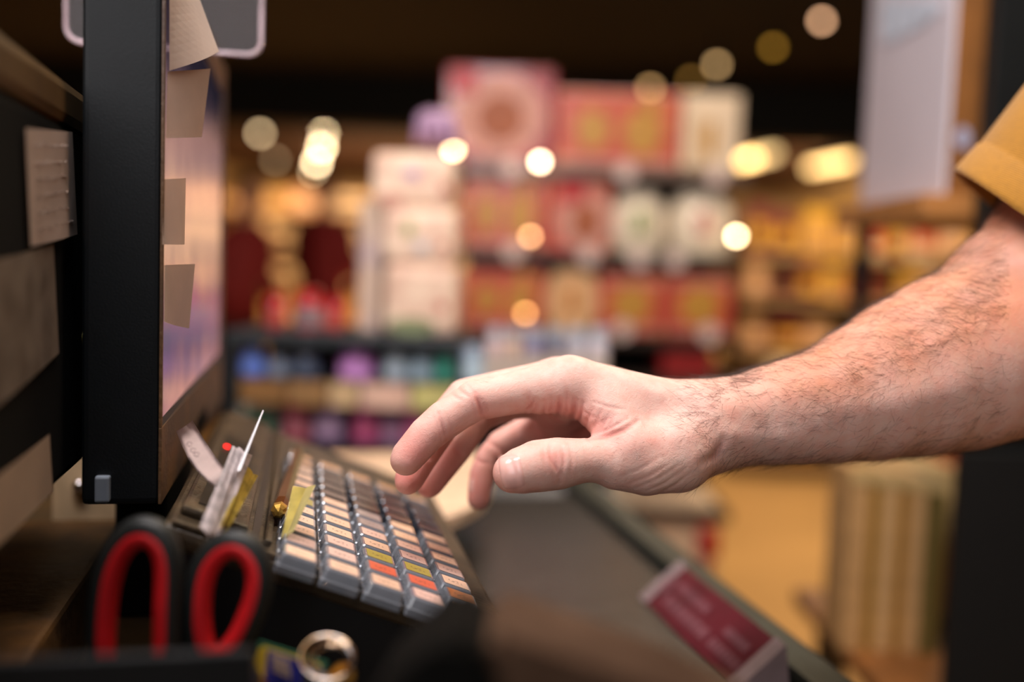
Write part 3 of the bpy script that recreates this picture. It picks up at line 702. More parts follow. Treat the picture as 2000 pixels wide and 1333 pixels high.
# round white price discs and added glowing beads imitating reflections along the rails
pdm = mat('price_disc', (232, 206, 196), 0.4, var=0.04)
def pdisc(px, py, Y, lab, r=0.020):
    c = atY(px, py, Y); bm = nb(); prism(bm, [Vector((r * math.cos(a), 0, r * math.sin(a))) for a in np.linspace(0, 2 * math.pi, 25)[:-1]], (0, -1, 0), 0.002)
    tag(build('price_disc', bm, pdm, M=T((c.x, Y, c.z))), lab, 'price tag', 'round price tags on the tall shelving')
rows_n = {0: 'top', 1: 'second', 2: 'third'}
for k, xs in ((0, ((1000, 330, 'under the large ring-emblem box'), (1222, 338, 'under the two-emblem box'), (1400, 345, 'under the cream barred box'))),
              (1, ((1003, 492, 'under the gold-flecked box'), (1150, 500, 'under the pale orange box'), (1248, 506, 'under the green-spotted pack'), (1318, 508, 'under the peach-spotted pack'))),
              (2, ((1215, 645, 'right of the cream oval pack'), (1384, 652, 'near the right end')))):
    for px, py, ll in xs: pdisc(px, py, GY - 0.028, 'round white price tag on the %s rail %s' % (rows_n[k], ll))
def bulb_or_bead(name, label, px, py, Y, dpx, col, strength, group, stem=True):
    c = atY(px, py, Y); r = dpx / 2 / F * Y
    t = thing(name, label, 'lamp', T(c), group)
    bm = nb(); bmesh.ops.create_uvsphere(bm, u_segments=16, v_segments=10, radius=r)
    m = mat('lamp_%s_%g' % ('_'.join(map(str, col)), strength), col, 0.4, emis=col, estr=strength, var=0)
    build('bulb_or_bead', bm, m, t, smooth=True)
    bm = nb(); lathe(bm, [(r * 1.05, r * .55), (r * 1.1, r * 1.2), (r * .9, r * 3), (r * .3, r * 3.2)] if stem else [(r * .8, r * .7), (r * .8, r * 1.3)], 14); build('housing', bm, black_matte, t)
    if stem and c.z + r * 3 < 2.98:
        bm = nb(); box(bm, (-0.008, -0.008, r * 3), (0.008, 0.008, 3.0 - c.z)); build('stem', bm, black_matte, t)
    if not stem:
        q_ = Vector((min(max(c.x, gx0 + .005), gx1 - .005), GY - 0.0262, min(zs, key=lambda z: abs(z - .008 - c.z)) - .008)) - c
        bm = nb(); tube(bm, [Vector((0, r * .8, 0)), Vector((q_.x, q_.y * .6, q_.z * .7)), q_], 0.0025, 6); build('bead_arm', bm, black_matte, t)  # arm joining an added reflection bead to the rail
    return t
SL = 'added glowing beads imitating reflections on the tall shelving'  # glowing beads added where the packaging only reflects lamps
bulb_or_bead('reflection_bead', 'bright little bead imitating a reflection at the left end of the top shelf rail', 885, 292, GY - 0.06, 13, (255, 214, 160), 34, SL, False)
bulb_or_bead('reflection_bead', 'brightest little bead imitating a reflection below the two-emblem box on the top rail', 1055, 316, GY - 0.06, 13, (255, 220, 180), 34, SL, False)
bulb_or_bead('reflection_bead', 'glowing bead imitating a reflection at the right end of the second shelf', 1438, 461, GY - 0.06, 13, (255, 222, 170), 34, SL, False)
bulb_or_bead('reflection_bead', 'dim bead imitating a reflection on the second rail below the flecked red box', 1036, 462, GY - 0.06, 12, (255, 190, 130), 14, SL, False)
bulb_or_bead('reflection_bead', 'dim bead imitating a reflection on the third rail left of the oval pack', 1026, 612, GY - 0.06, 12, (255, 180, 110), 12, SL, False)

# goods low on the tall shelving, seen under the wrist
for k, (x0, y0, x1, m_) in enumerate(((1150, 970, 1235, cream), (1240, 985, 1400, mat('carton_peach', (250, 214, 176), 0.5)))):
    upbox('storage_carton', ('small' if k == 0 else 'wide') + ' pale carton on a low shelf seen beneath the wrist', 'carton', (x0, y0, x1, y0 + 90), GY - .001, 0.2, sz[4] if k == 0 else sz[4], m_, 'pale cartons on the low shelf')
upbox('storage_carton', 'large pale carton on the lowest visible shelf behind the belt rail', 'carton', (1190, 1015, 1400, 1100), GY - .001, 0.2, sz[5], mat('carton_peach', (250, 214, 176), 0.5), 'pale cartons on the low shelf')
bm = nb(); c = atY(1385, 1065, GY - .2); box(bm, (-0.022, 0, -0.03), (0.022, 0.03, 0.03), 0.008); box(bm, (-0.006, .01, -c.z), (0.006, 0.022, -0.03))
box(bm, (-0.07, -.05, -c.z), (0.07, 0.08, -c.z + 0.02))
bt = tag(build('floor_sign', bm, mat('sign_red', (196, 36, 34), 0.4), M=T((c.x, GY - .2, c.z))), 'small red-headed floor stand beside the low cartons', 'stand')

# ------------------------------------------------------------------ low gum and sweets rack
RY = 1.28
zr = [atY(670, 652, RY).z, atY(670, 746, RY).z, atY(670, 868, RY).z]
rx0, rx1 = atY(447, 700, RY).x, atY(1200, 700, RY).x
rk = thing('sweets_rack', 'dark metal rack of gum and sweets below the cream cartons', 'rack', T((0, 0, 0)))
xm = atY(905, 650, RY).x
bm = nb(); box(bm, (rx0, RY - 0.02, zr[0] - 0.016), (xm, RY + 0.20, zr[0]), 0.002); build('top_board', bm, mat('rack_top', (52, 58, 62), 0.35, metal=0.3), rk)
for z in zr[1:] + [0.76, 0.60]:
    bm = nb(); box(bm, (rx0, RY - 0.02, z - 0.010), (rx1, RY + 0.20, z), 0.001); build('shelf_board', bm, darkmetal, rk)
bm = nb(); box(bm, (rx0, RY + 0.20, 0.0), (rx1, RY + 0.21, zr[1] + .0)); box(bm, (rx0, RY + .20, zr[1]), (xm, RY + .21, zr[0])); build('back_panel', bm, mat('rack_back', (58, 44, 26), 0.6), rk)
for x, zt_ in ((rx0, zr[0]), (xm - .012, zr[0]), (rx1 - 0.012, zr[1])):
    bm = nb(); box(bm, (x, RY - 0.018, 0), (x + 0.012, RY - 0.006, zt_)); build('front_post', bm, mat('rack_post', (30, 36, 38), 0.4), rk)
bm = nb(); box(bm, (rx0, RY - 0.05, zr[2] - 0.075), (rx1, RY - 0.02, zr[2] - 0.040), 0.002); build('front_ledge', bm, mat('ledge_grey', (150, 146, 142), 0.4), rk)
def col_m(n, c): return mat('pack_' + n, c, 0.22, coat=0.7, var=0.08, scale=30)
jar = 'gum jars on the upper rack shelf'
r1 = [('pale blue', 466, 514, 672, (90, 116, 190)), ('slate', 520, 560, 690, (110, 120, 136)), ('dark blue-grey', 564, 622, 682, (62, 72, 90)), ('bright lilac', 656, 728, 684, (206, 130, 206)),
      ('silver', 746, 796, 678, (150, 164, 172)), ('pewter', 799, 846, 678, (130, 150, 160)), ('bottle-green', 849, 892, 674, (50, 130, 108)), ('ice blue', 897, 944, 676, (160, 180, 200))]
silv = mat('jar_lid', (190, 196, 206), 0.2, coat=0.6)
lids = mat('jar_lid_dark', (48, 54, 66), 0.25, coat=0.6)
for nme, x0, x1, y0, c in r1:
    upbox('gum_jar', '%s gum jar standing on the upper shelf of the low rack' % nme, 'jar', (x0, y0, x1, y0 + 60), RY, 0, zr[1], col_m(nme.replace(' ', '_').replace('-', '_'), c), jar, rnd=lids if nme in ('slate', 'dark blue-grey', 'pewter') else col_m(nme.replace(' ', '_').replace('-', '_'), c),
          parts=mat('lab_' + nme.replace(' ', '_').replace('-', '_'), tuple(min(255, int(v * 1.25 + 18)) for v in c), 0.25, coat=0.5))
r1b = [('pinkish white', 948, 984, (220, 190, 190)), ('peach', 987, 1020, (220, 186, 164)), ('violet-grey', 1024, 1062, (130, 124, 160)), ('smoky', 1068, 1104, (110, 108, 128)), ('pearl', 1108, 1146, (190, 184, 194)), ('frosted', 1150, 1190, (206, 196, 204))]
for nme, x0, x1, c in r1b:
    upbox('tall_gum_bottle', '%s tall bottle at the right end of the rack behind the knuckles' % nme, 'bottle', (x0, 640, x1, 700), RY, 0, zr[1], col_m(nme.replace(' ', '_').replace('-', '_'), c), 'tall bottles on the rack', rnd=silv)
r2 = [('white and green', 466, 540, 776, (196, 200, 190), (60, 120, 80)), ('crimson', 554, 606, 778, (186, 62, 84), (206, 120, 130)), ('purple', 612, 672, 774, (120, 70, 130), (206, 170, 200)),
      ('magenta', 688, 742, 776, (190, 70, 136), (226, 110, 150)), ('mauve', 746, 784, 782, (170, 120, 160), (200, 150, 180)), ('fuchsia', 788, 836, 776, (200, 84, 146), (226, 120, 160)), ('plum', 842, 890, 776, (120, 66, 110), (180, 120, 160))]
for nme, x0, x1, y0, c, c2 in r2:
    k = nme.replace(' ', '_')
    def lab(t, w_, h, c2=c2, k=k): plate(t, -w_ * .42, h * .12, w_ * .42, h * .62, mat('lab2_' + k, c2, 0.3, coat=0.4), 'label')
    upbox('sweets_bag', '%s bag of sweets on the lower shelf of the low rack' % nme, 'bag', (x0, y0, x1, y0 + 60), RY, 0.05, zr[2], col_m('bag_' + k, c), 'bags of sweets on the lower rack shelf', bev=0.010, parts=lab)
tg = [('tan', 470, 560, (140, 100, 54)), ('ochre', 566, 640, (160, 120, 74)), ('yellow-cream', 646, 700, (220, 186, 140)), ('pink-cream', 706, 800, (244, 200, 176)), ('lime-cream', 806, 890, (214, 204, 130))]
for nme, x0, x1, c in tg:
    a = atY(x0, 752, RY - .03); b = atY(x1, 752, RY - .03); z0_ = atY(x0, 786, RY - .03).z
    bm = nb(); box(bm, (a.x, RY - 0.033, zr[1] - 0.028), (b.x, RY - 0.031, zr[1] + 0.003))
    tag(build('price_card', bm, mat('card_' + nme.replace('-', '_'), c, 0.5)), '%s price card on the front of the rack shelf above the sweets' % nme, 'price card', 'price cards on the rack')
    bm = nb(); box(bm, (a.x, RY - 0.031, zr[1] - 0.008), (b.x, RY - 0.02, zr[1] - 0.003)); o_ = build('clip', bm, darkmetal); o_.parent = [o for o in COL.objects if o.name.startswith('price_card')][-1]
# on top of the rack
for nme, x0, x1, y0 in (('left', 512, 566, 574), ('middle', 566, 640, 566), ('right', 630, 684, 580)):
    upbox('red_tin', {'left': 'red tin beside the dark figure end of the rack top', 'middle': 'red tin with large silver lid on the rack top', 'right': 'red tin next to the cream cartons on the rack top'}[nme], 'tin',
          (x0 + 1, y0, x1 - 12, y0 + 60), RY + (0.02 if nme != 'middle' else 0.0), 0, zr[0], col_m('tin', (176, 26, 34)), 'red tins on the rack top', rnd=col_m('tin', (176, 26, 34)), parts=mat('tin_pale', (190, 90, 80), 0.3) if nme != 'middle' else mat('tin_silver', (236, 214, 222), 0.12, metal=0.7))
def dots(t, w_, h):
    disc(t, w_ * .30, h * .12, w_ * .05, h * .02, mat('print_rust', (176, 70, 44), 0.5)); disc(t, w_ * .34, h * .44, w_ * .05, h * .02, mat('print_rust', (176, 70, 44), 0.5))
    disc(t, w_ * .36, h * .74, w_ * .06, h * .025, mat('print_rust', (176, 70, 44), 0.5)); disc(t, -w_ * .10, h * .60, w_ * .06, h * .05, greenp)
    disc(t, w_ * .05, h * .38, w_ * .10, h * .03, mat('print_blue_pale', (206, 204, 206), 0.5)); disc(t, -w_ * .05, h * .06, w_ * .25, h * .035, mat('print_sage', (130, 140, 100), 0.5))
    disc(t, -w_ * .22, h * .70, w_ * .10, h * .05, pale)
def dots1(t, w_, h):
    disc(t, w_ * .32, h * .34, w_ * .06, h * .07, mat('print_rust', (176, 70, 44), 0.5)); disc(t, -w_ * .14, h * .60, w_ * .07, h * .14, greenp); disc(t, w_ * .04, h * .3, w_ * .10, h * .10, mat('print_blue_pale', (206, 204, 206), 0.5))
def dots2(t, w_, h):
    disc(t, w_ * .30, h * .40, w_ * .06, h * .07, mat('print_rust', (176, 70, 44), 0.5)); disc(t, -w_ * .10, h * .12, w_ * .32, h * .12, mat('print_sage', (130, 140, 100), 0.5))
def dots3(t, w_, h):
    disc(t, w_ * .40, h * .36, w_ * .06, h * .10, mat('print_rust', (176, 70, 44), 0.5)); disc(t, -w_ * .25, h * .10, w_ * .16, h * .14, mat('print_rosy', (196, 140, 120), 0.5)); disc(t, 0, h * .6, w_ * .1, h * .1, lil)
ccm = mat('carton_cream', (242, 214, 188), 0.5, second=(214, 172, 150), scale=26)
zc = zr[0]
for q, (x0, x1, yt, dd_, f_, lb) in enumerate(((748, 893, 516, 0, dots2, 'bottom cream carton with sage print in the stack on the rack top'), (745, 892, 404, 0.004, dots1, 'middle cream carton with green sprig in the stack of three'),
                         (724, 886, 296, 0.010, dots3, 'topmost wider cream carton under the lilac bow'))):
    o_ = upbox('cream_gift_carton', lb, 'carton', (x0, yt, x1, yt + 100), RY + .01 + dd_, 0.13, zc, ccm, 'stacked cream cartons', bev=0.014, parts=f_)
    zc = atY((x0 + x1) / 2, yt, RY + .01 + dd_).z
upbox('slim_gift_carton', 'slimmer lilac-grey and tan carton left of the tall cream carton', 'carton', (700, 392, 744, 620), RY + .03, 0.12, zr[0], mat('carton_lilac_grey', (186, 164, 160), 0.5, second=(216, 186, 146), scale=14), bev=0.006)
cc = atY(858, 290, RY + .03)
lt = thing('lilac_gift_bow', 'lilac wrapped bow resting on top of the tall cream carton', 'bow', T((atY(850, 292, RY + .06).x, RY + .06, atY(820, 292, RY + .01).z)))
bm = nb()
for k in range(7):
    a = 2 * math.pi * k / 7
    tube(bm, [Vector((0.022 * s * math.cos(a) * 1.2, 0.018 * s * math.sin(a), 0.006 + 0.040 * math.sin(math.pi * s) ** .8 + .004 * s)) for s in np.linspace(0, 1, 9)], [0.005 + .006 * math.sin(math.pi * s) for s in np.linspace(0, 1, 9)], 8)
build('ribbon_loops', bm, lil, lt, smooth=True)
bm = nb(); lathe(bm, [(0.001, 0.05), (0.012, 0.046), (0.014, 0.036), (0.006, 0.028)], 14); build('ribbon_knot', bm, mat('wrap_pink', (210, 160, 160), 0.4), lt, smooth=True)

# ------------------------------------------------------------------ open rack at the right with wooden shelves
QY = 1.34
xr = atY(1690, 500, 1.30).x
zu = atY(1780, 384, 1.12).z; zl = atY(1640, 1196, QY).z
rr = thing('display_rack', 'black metal rack with warm wooden shelves at the right of the aisle', 'rack', T((0, 0, 0)))
xe = 0.86; rkb = mat('rack_black', (8, 12, 12), 0.5)
bm = nb(); box(bm, (xr - 0.008, 1.30, 0), (xr + 0.008, 1.316, zu - .026), 0.001); build('post', bm, rkb, rr)
bm = nb(); box(bm, (0.482, 1.035, 0), (0.56, 1.06, 2.3), 0.001); build('post', bm, rkb, rr)
bm = nb(); box(bm, (0.432, 1.07, zu - 0.026), (xe, QY + 0.03, zu), 0.003); build('upper_shelf', bm, wood, rr)
bm = nb(); box(bm, (0.428, QY - 0.34, zl - 0.022), (0.468, QY + 0.10, zl), 0.003); box(bm, (0.468, 1.07, zl - .022), (xe, QY + .10, zl), .003); build('lower_shelf', bm, mat('wood_lower', (150, 96, 50), 0.45, scale=14, var=0.2), rr)
bm = nb(); box(bm, (0.56, 1.04, 0), (xe, 1.06, 2.3)); build('side_panel', bm, mat('rack_panel_black', (5, 5, 5), 0.7), rr)
bm = nb(); box(bm, (0.470, 1.02, 0.3), (xe, 1.035, atY(1930, 884, 1.03).z)); build('dark_front_panel', bm, mat('panel_black', (5, 5, 4), 0.7), rr)
bm = nb(); box(bm, (0.432, QY - 0.02, 0), (0.448, QY - 0.004, zl - .022)); build('foot', bm, rkb, rr)
# tall box: its long white side faces the aisle, its brown end faces the till
bx0 = 0.463; zt_ = zu + 0.40
ab = thing('appliance_box', 'tall white box with brown end standing on the upper wooden shelf', 'box', T((bx0, 1.095, zu + .0005)))
bm = nb(); box(bm, (0, 0.0012, 0), (0.16, 0.262, 0.40), 0.002); build('carton', bm, mat('box_white', (206, 196, 202), 0.5, var=0.04, scale=6), ab)
bm = nb(); box(bm, (0.004, -0.0008, 0), (0.16, 0.0012, 0.30)); build('brown_end', bm, mat('carton_brown', (140, 88, 36), 0.6), ab)
ztop = lambda px, py, X: (1.15 + (hit(px, py, Vector((1, 0, 0)), X).z - 1.15)) - zu
pts_ = [hit(x, y, Vector((1, 0, 0)), bx0 - .001) for x, y in ((1722, 84), (1750, 76), (1800, 52), (1838, 20), (1838, 2), (1722, 2))]
bm = nb(); prism(bm, [ab.matrix_world.inverted() @ p for p in pts_], (-1, 0, 0), .001)
build('painted_highlight', bm, mat('highlight_bluewhite', (224, 232, 246), 0.15, coat=.5), ab)  # bluish highlight on the white side, painted as a patch
bm = nb(); c = hit(1880, 270, Vector((0, 1, 0)), 1.094); iw = ab.matrix_world.inverted() @ c
prism(bm, [Vector((iw.x + .008 * math.cos(a), -.001, iw.z + .012 * math.sin(a))) for a in np.linspace(0, 2 * math.pi, 17)[:-1]], (0, -1, 0), .0012)
build('round_label', bm, mat('label_bluewhite', (190, 190, 214), 0.3), ab)
# striped cartons on the lower shelf
for k, (nme, x0, x1, c) in enumerate((('pale tan', 1662, 1702, (206, 158, 102)), ('mustard', 1704, 1722, (170, 122, 40)), ('cream tan', 1724, 1758, (214, 168, 112)), ('ochre', 1760, 1778, (172, 120, 44)), ('sand', 1780, 1812, (206, 160, 106)), ('olive', 1814, 1850, (112, 94, 46)))):
    def topc(t, w_, h): plate(t, -w_ * .5, h * .93, w_ * .5, h, mat('carton_top_band', (226, 190, 128), 0.4), 'top_band')
    upbox('upright_carton', '%s upright carton in the row on the lower wooden shelf' % nme, 'carton', (x0, 918 + 4 * k, x1, 1000), QY - 0.145, 0.08, zl, mat('upright_' + nme.replace(' ', '_'), c, 0.5), 'upright cartons on the lower wooden shelf', bev=0.002, parts=topc)
c = atY(1790, 915, QY - .02)
bm = nb(); box(bm, (atY(1700, 915, QY - .015).x, QY - .018, zl + .0008), (atY(1850, 915, QY + .02).x, QY + .1, atY(1700, 903, QY + .02).z), 0.004)
tag(build('backing_crate', bm, mat('crate_tan', (222, 184, 120), 0.5)), 'pale tan crate behind the row of upright cartons', 'crate')

# ------------------------------------------------------------------ distant aisle shelves at the right
def aisle(Y, x0, x1, zlev, label, cat, seed, sizes, pal, dark):
    rnd = random.Random(seed)
    a = thing('aisle_shelving', label, 'shelving', T((0, 0, 0)))
    bm = nb(); box(bm, (x0, Y + 0.4, 0), (x1, Y + 0.44, zlev[-1] + 0.30)); build('back_panel', bm, mat('aisle_back', (120, 84, 44), 0.7), a)
    for z in zlev:
        bm = nb(); box(bm, (x0, Y - 0.02, z - 0.03), (x1, Y + 0.4, z)); build('shelf_board', bm, mat('aisle_board', (176, 136, 96), 0.5), a)
    cnt = 0
    tiers = ['lowest', 'second', 'third', 'fourth', 'fifth']; ords = 'first second third fourth fifth sixth seventh eighth ninth tenth eleventh twelfth thirteenth fourteenth fifteenth sixteenth seventeenth eighteenth nineteenth twentieth'.split()
    for li, z in enumerate(zlev):
        qn = 0; x = x0 + 0.03; H = (zlev[li + 1] - z - 0.05) if li + 1 < len(zlev) else 0.3
        while x < x1 - 0.12:
            w_ = rnd.uniform(*sizes); h = H * rnd.uniform(0.55, 0.95); ci = rnd.randrange(len(pal)); nm_, c = pal[ci]
            t = thing('packet', '%s packet, %s from the left on the %s tier of %s' % (nm_, ords[min(qn, 19)], tiers[li], dark), 'packet', T((x + w_ / 2, Y, z + .0006)), 'packets on ' + dark)
            bm = nb(); box(bm, (-w_ / 2, 0, 0), (w_ / 2, 0.15, h), 0.01, 1); build('pack', bm, mat('far_' + nm_.replace(' ', '_').replace('-', '_'), c, 0.4, var=0.2, scale=9), t)
            bm = nb(); box(bm, (-w_ * .4, -0.004, h * .2), (w_ * .4, 0, h * .6)); build('label', bm, mat('farlab_' + str(ci), pal[(ci + 2) % len(pal)][1], 0.4), t)
            qn += 1; x += w_ + rnd.uniform(0.005, 0.05)
PAL = [('cream', (232, 204, 158)), ('amber', (216, 160, 50)), ('brick-red', (180, 60, 44)), ('tan', (190, 140, 90)), ('dark olive', (70, 54, 26)), ('pale peach', (230, 180, 140)), ('wine', (110, 30, 36))]
Yr = 5.6
xa, xb = atY(1452, 500, Yr).x, atY(2010, 500, Yr).x
aisle(Yr, xa, xb, [0.12, 0.46, 0.75, 1.03, 1.28], 'long tan aisle shelving stocked with blurred goods at the right', 'shelving', 3, (0.09, 0.17), PAL, 'the right aisle shelving')
PAL2 = [('warm cream', (240, 206, 150)), ('gold', (210, 160, 80)), ('beige', (220, 180, 130)), ('caramel', (180, 120, 60))]
Yl = 12.5
aisle(Yl, atY(300, 500, Yl).x, atY(900, 500, Yl).x, [0.3, 0.8, 1.3, 1.75], 'bright cream wall shelving far down the hall at the left', 'shelving', 5, (0.3, 0.5), PAL2, 'the far hall shelving')

# ------------------------------------------------------------------ shoppers in dark red, far off
skin_far = mat('skin_far', (196, 140, 112), 0.6); dred = mat('jacket_dark_red', (110, 4, 10), 0.8); dark_tr = mat('trousers_dark', (24, 8, 10), 0.8)
def shopper(x, Y, face, label, hairc, coat, s=1.0, lean=0.0):
    t = thing('person', label, 'person', T((x, Y, 0), RZ(face)))
    bm = nb()
    def ring(cx, cy, z, rx, ry, n=18): return [Vector((cx + rx * math.cos(2 * math.pi * i / n), cy + ry * math.sin(2 * math.pi * i / n), z)) for i in range(n)]
    loft(bm, [ring(0, 0, .88 * s, .17, .12), ring(0, 0, 1.05 * s, .16, .115), ring(lean * .4, 0, 1.25 * s, .19, .13), ring(lean * .7, 0, 1.40 * s, .20, .115), ring(lean * .9, 0, 1.47 * s, .10, .08),
              ring(lean, -.01, 1.50 * s, .055, .06), ring(lean, -.02, 1.55 * s, .058, .075), ring(lean, -.02, 1.62 * s, .078, .098), ring(lean, -.02, 1.69 * s, .075, .095), ring(lean, -.01, 1.74 * s, .04, .05)])
    bmn = lambda v: v
    for sgn in (-1, 1):
        tube(bm, [Vector((sgn * .09, 0, .92 * s)), Vector((sgn * .10, -.01, .5 * s)), Vector((sgn * .10, .01, .07 * s)), Vector((sgn * .10, -.08, .04 * s)), Vector((sgn * .10, -.14, .03 * s))], [.085, .06, .042, .04, .03], 12)
    build('body', bm, skin_far, t, smooth=True)
    bm = nb(); loft(bm, [ring(0, 0, .80 * s, .20, .15), ring(0, 0, 1.05 * s, .19, .14), ring(lean * .4, 0, 1.25 * s, .215, .15), ring(lean * .7, 0, 1.40 * s, .215, .13), ring(lean * .9, 0, 1.48 * s, .09, .085)])
    for sgn in (-1, 1):
        tube(bm, [Vector((sgn * .20 + lean * .7, 0, 1.40 * s)), Vector((sgn * .25, -.02, 1.15 * s)), Vector((sgn * .23, -.14, .95 * s))], [.065, .055, .045], 12)
    build('jacket', bm, coat, t, smooth=True)
    bm = nb()
    for sgn in (-1, 1): tube(bm, [Vector((sgn * .09, 0, .94 * s)), Vector((sgn * .10, -.01, .5 * s)), Vector((sgn * .10, .01, .08 * s))], [.10, .075, .06], 12)
    build('trousers', bm, dark_tr, t, smooth=True)
    bm = nb(); bmesh.ops.create_uvsphere(bm, u_segments=16, v_segments=10, radius=.1 * s); bmesh.ops.scale(bm, vec=(.9, 1.05, .9), verts=bm.verts); bmesh.ops.translate(bm, vec=(lean, .02, 1.69 * s), verts=bm.verts)
    build('hair', bm, mat('hair_' + hairc, {'dark': (30, 20, 16), 'brown': (70, 34, 24)}[hairc], 0.7), t, smooth=True)
    # face: nose, eyes
    bm = nb(); tube(bm, [Vector((lean, -.118, 1.655 * s)), Vector((lean, -.138, 1.615 * s)), Vector((lean, -.118, 1.605 * s))], [.008, .013, .008], 8); build('nose', bm, skin_far, t, smooth=True)
    for sgn in (-1, 1):
        bm = nb(); bmesh.ops.create_uvsphere(bm, u_segments=8, v_segments=6, radius=.011); bmesh.ops.translate(bm, vec=(lean + sgn * .03, -.108, 1.65 * s), verts=bm.verts); build('eye', bm, black_matte, t)
px_ = atY(630, 480, 6.8)
shopper(px_.x, 6.8, 150, 'person in dark red jacket standing with back turned beyond the rack', 'brown', dred, 0.98)
px_ = atY(462, 480, 6.2)
shopper(px_.x, 6.2, 60, 'person in dark red jacket with dark hair next to the monitor edge', 'dark', dred, 0.93, 0.10)

# ------------------------------------------------------------------ ceiling lamps
CL = 'round ceiling lamps in the far hall'
for px, py, sz_, st, lab in ((633, 254, 13, 90, 'brightest round ceiling lamp, nearest of the receding row'), (628, 288, 11, 45, 'second round ceiling lamp in the receding row'), (619, 316, 11, 40, 'third round ceiling lamp in the receding row'),
                        (613, 336, 10, 12, 'faint last round ceiling lamp in the receding row'), (508, 260, 12, 9, 'dull round ceiling lamp left of the receding row'), (538, 312, 12, 2.2, 'barely lit round ceiling lamp below the dull one'), (442, 354, 12, 42, 'bright round lamp half hidden by the monitor edge')):
    Y = 1.72 * F / (max(30, 508 - py)); Y = min(Y, 22.5)
    bulb_or_bead('ceiling_lamp', lab, px, py, Y, sz_, (255, 222, 172), st, CL)
for px, py, Y, st, col, lab in ((1605, 40, 6.6, 8, (255, 196, 150), 'warm ceiling spotlight left of the white box, highest of its group'), (1400, 126, 7.8, 4.5, (255, 206, 140), 'ceiling spotlight above the cream barred box'),
                      (1270, 172, 8.8, 4, (255, 200, 130), 'faint ceiling spotlight peeking over the two-emblem box'), (1510, 92, 7.2, 1.8, (255, 190, 70), 'very dim yellow ceiling spotlight below the highest one'), (1350, 156, 8.6, 1.3, (255, 190, 90), 'barely visible ceiling spotlight beside the one above the cream box')):
    bulb_or_bead('ceiling_spotlight', lab, px, py, Y, 14, col, st, 'ceiling spotlights at the right')
for k, (x0, y0, x1, y1, lab) in enumerate(((1447, 315, 1512, 299, 'left one of two tilted warm linear ceiling lights'), (1583, 327, 1660, 313, 'right one of two tilted warm linear ceiling lights'))):
    Ya, Yb = 11.5, 13.5
    a = atY(x0, y0, 1.68 * F / (538 - y0)); b = atY(x1, y1, 1.68 * F / (540 - y1))
    t = thing('linear_light', lab, 'light', T(a), 'linear ceiling lights over the right aisle')
    bm = nb(); n = (b - a); tube(bm, [Vector((0, 0, 0)), n], 0.06, 10, up=(0, 0, 1)); build('diffuser', bm, mat('linear_glow', (255, 216, 150), 0.4, emis=(255, 214, 146), estr=2.8, var=0), t)
    bm = nb(); tube(bm, [Vector((0, 0, 0.09)), n + Vector((0, 0, 0.09))], 0.05, 6, up=(0, 0, 1)); box(bm, (-.01, -.01, .1), (.01, .01, 2.99 - a.z)); build('housing', bm, black_matte, t)

# ------------------------------------------------------------------ the cashier's hand and forearm (one continuous body surface)
def pc(px, py, d): return np.array([(px - 1000) / F * d, -(py - 666.5) / F * d, d])
def chain(pts): return [(pc(x, y, d), r / F * d) for x, y, d, r in pts]
FIN = {
 'index': chain([(1112, 752, .497, 55), (1056, 761, .495, 49), (1010, 766, .493, 42.5), (962, 777, .490, 39.5), (927, 783, .488, 40.5), (897, 802, .486, 38), (868, 821, .484, 38.5), (834, 849, .481, 36), (798, 891, .478, 33.5), (793, 899, .477, 31)]),
 'middle': chain([(1090, 750, .517, 50), (1000, 757, .519, 38), (908, 778, .517, 38), (875, 812, .513, 34), (846, 856, .508, 34), (822, 896, .504, 31), (800, 935, .500, 29), (797, 941, .499, 26)]),
 'ring': chain([(1062, 768, .540, 46), (992, 786, .544, 36), (940, 806, .543, 35), (917, 838, .539, 31), (893, 872, .535, 32), (864, 913, .530, 28.5), (840, 944, .526, 27.5), (838, 948, .525, 25)]),
 'pinky': chain([(1066, 835, .566, 40), (1030, 846, .570, 34), (980, 870, .571, 30), (955, 896, .569, 26), (942, 927, .566, 25), (937, 955, .563, 23), (935, 975, .561, 22)]),
 'thumb': chain([(1370, 862, .498, 66), (1320, 885, .490, 79), (1262, 905, .484, 64), (1205, 904, .480, 54), (1165, 899, .477, 44), (1138, 900, .475, 43.5), (1090, 906, .472, 51), (1050, 911, .469, 51), (1020, 919, .467, 46), (1002, 924, .466, 40)]),
}
PALM = [chain(p) for p in (
 [(1112, 752, .497, 55), (1171, 771, .498, 59), (1270, 801, .501, 67), (1385, 832, .505, 79)],
 [(1090, 750, .517, 50), (1180, 765, .520, 52), (1270, 798, .523, 60), (1385, 830, .525, 72)],
 [(1062, 768, .540, 46), (1200, 790, .545, 50), (1385, 832, .545, 64)],
 [(1066, 835, .566, 40), (1200, 842, .568, 50), (1385, 842, .556, 56)],
 [(1120, 790, .505, 26), (1090, 800, .530, 36), (1090, 830, .556, 36)],
 [(1190, 815, .489, 46), (1228, 866, .483, 52)],
 [(1250, 850, .53, 62), (1330, 850, .53, 66)],
)]
ARM = [chain(p) for p in (
 [(1385, 832, .505, 79), (1440, 824, .507, 86), (1503, 812, .511, 97), (1562, 802, .515, 105), (1625, 790, .520, 115), (1705, 764, .528, 136), (1790, 733, .538, 158), (1870, 706, .548, 175), (1940, 684, .556, 178), (2012, 640, .562, 184)],
 [(1385, 838, .530, 62), (1503, 815, .538, 78), (1625, 792, .545, 100), (1760, 745, .560, 135)],
 [(2012, 632, .564, 184), (2030, 590, .565, 174), (2068, 500, .567, 148), (2100, 430, .568, 140), (2170, 290, .570, 145), (2300, 40, .572, 150), (2420, -160, .575, 165)],
)]
def smin(a, b, k):
    h = np.maximum(k - np.abs(a - b), 0) / k
    return np.minimum(a, b) - h * h * k * 0.25
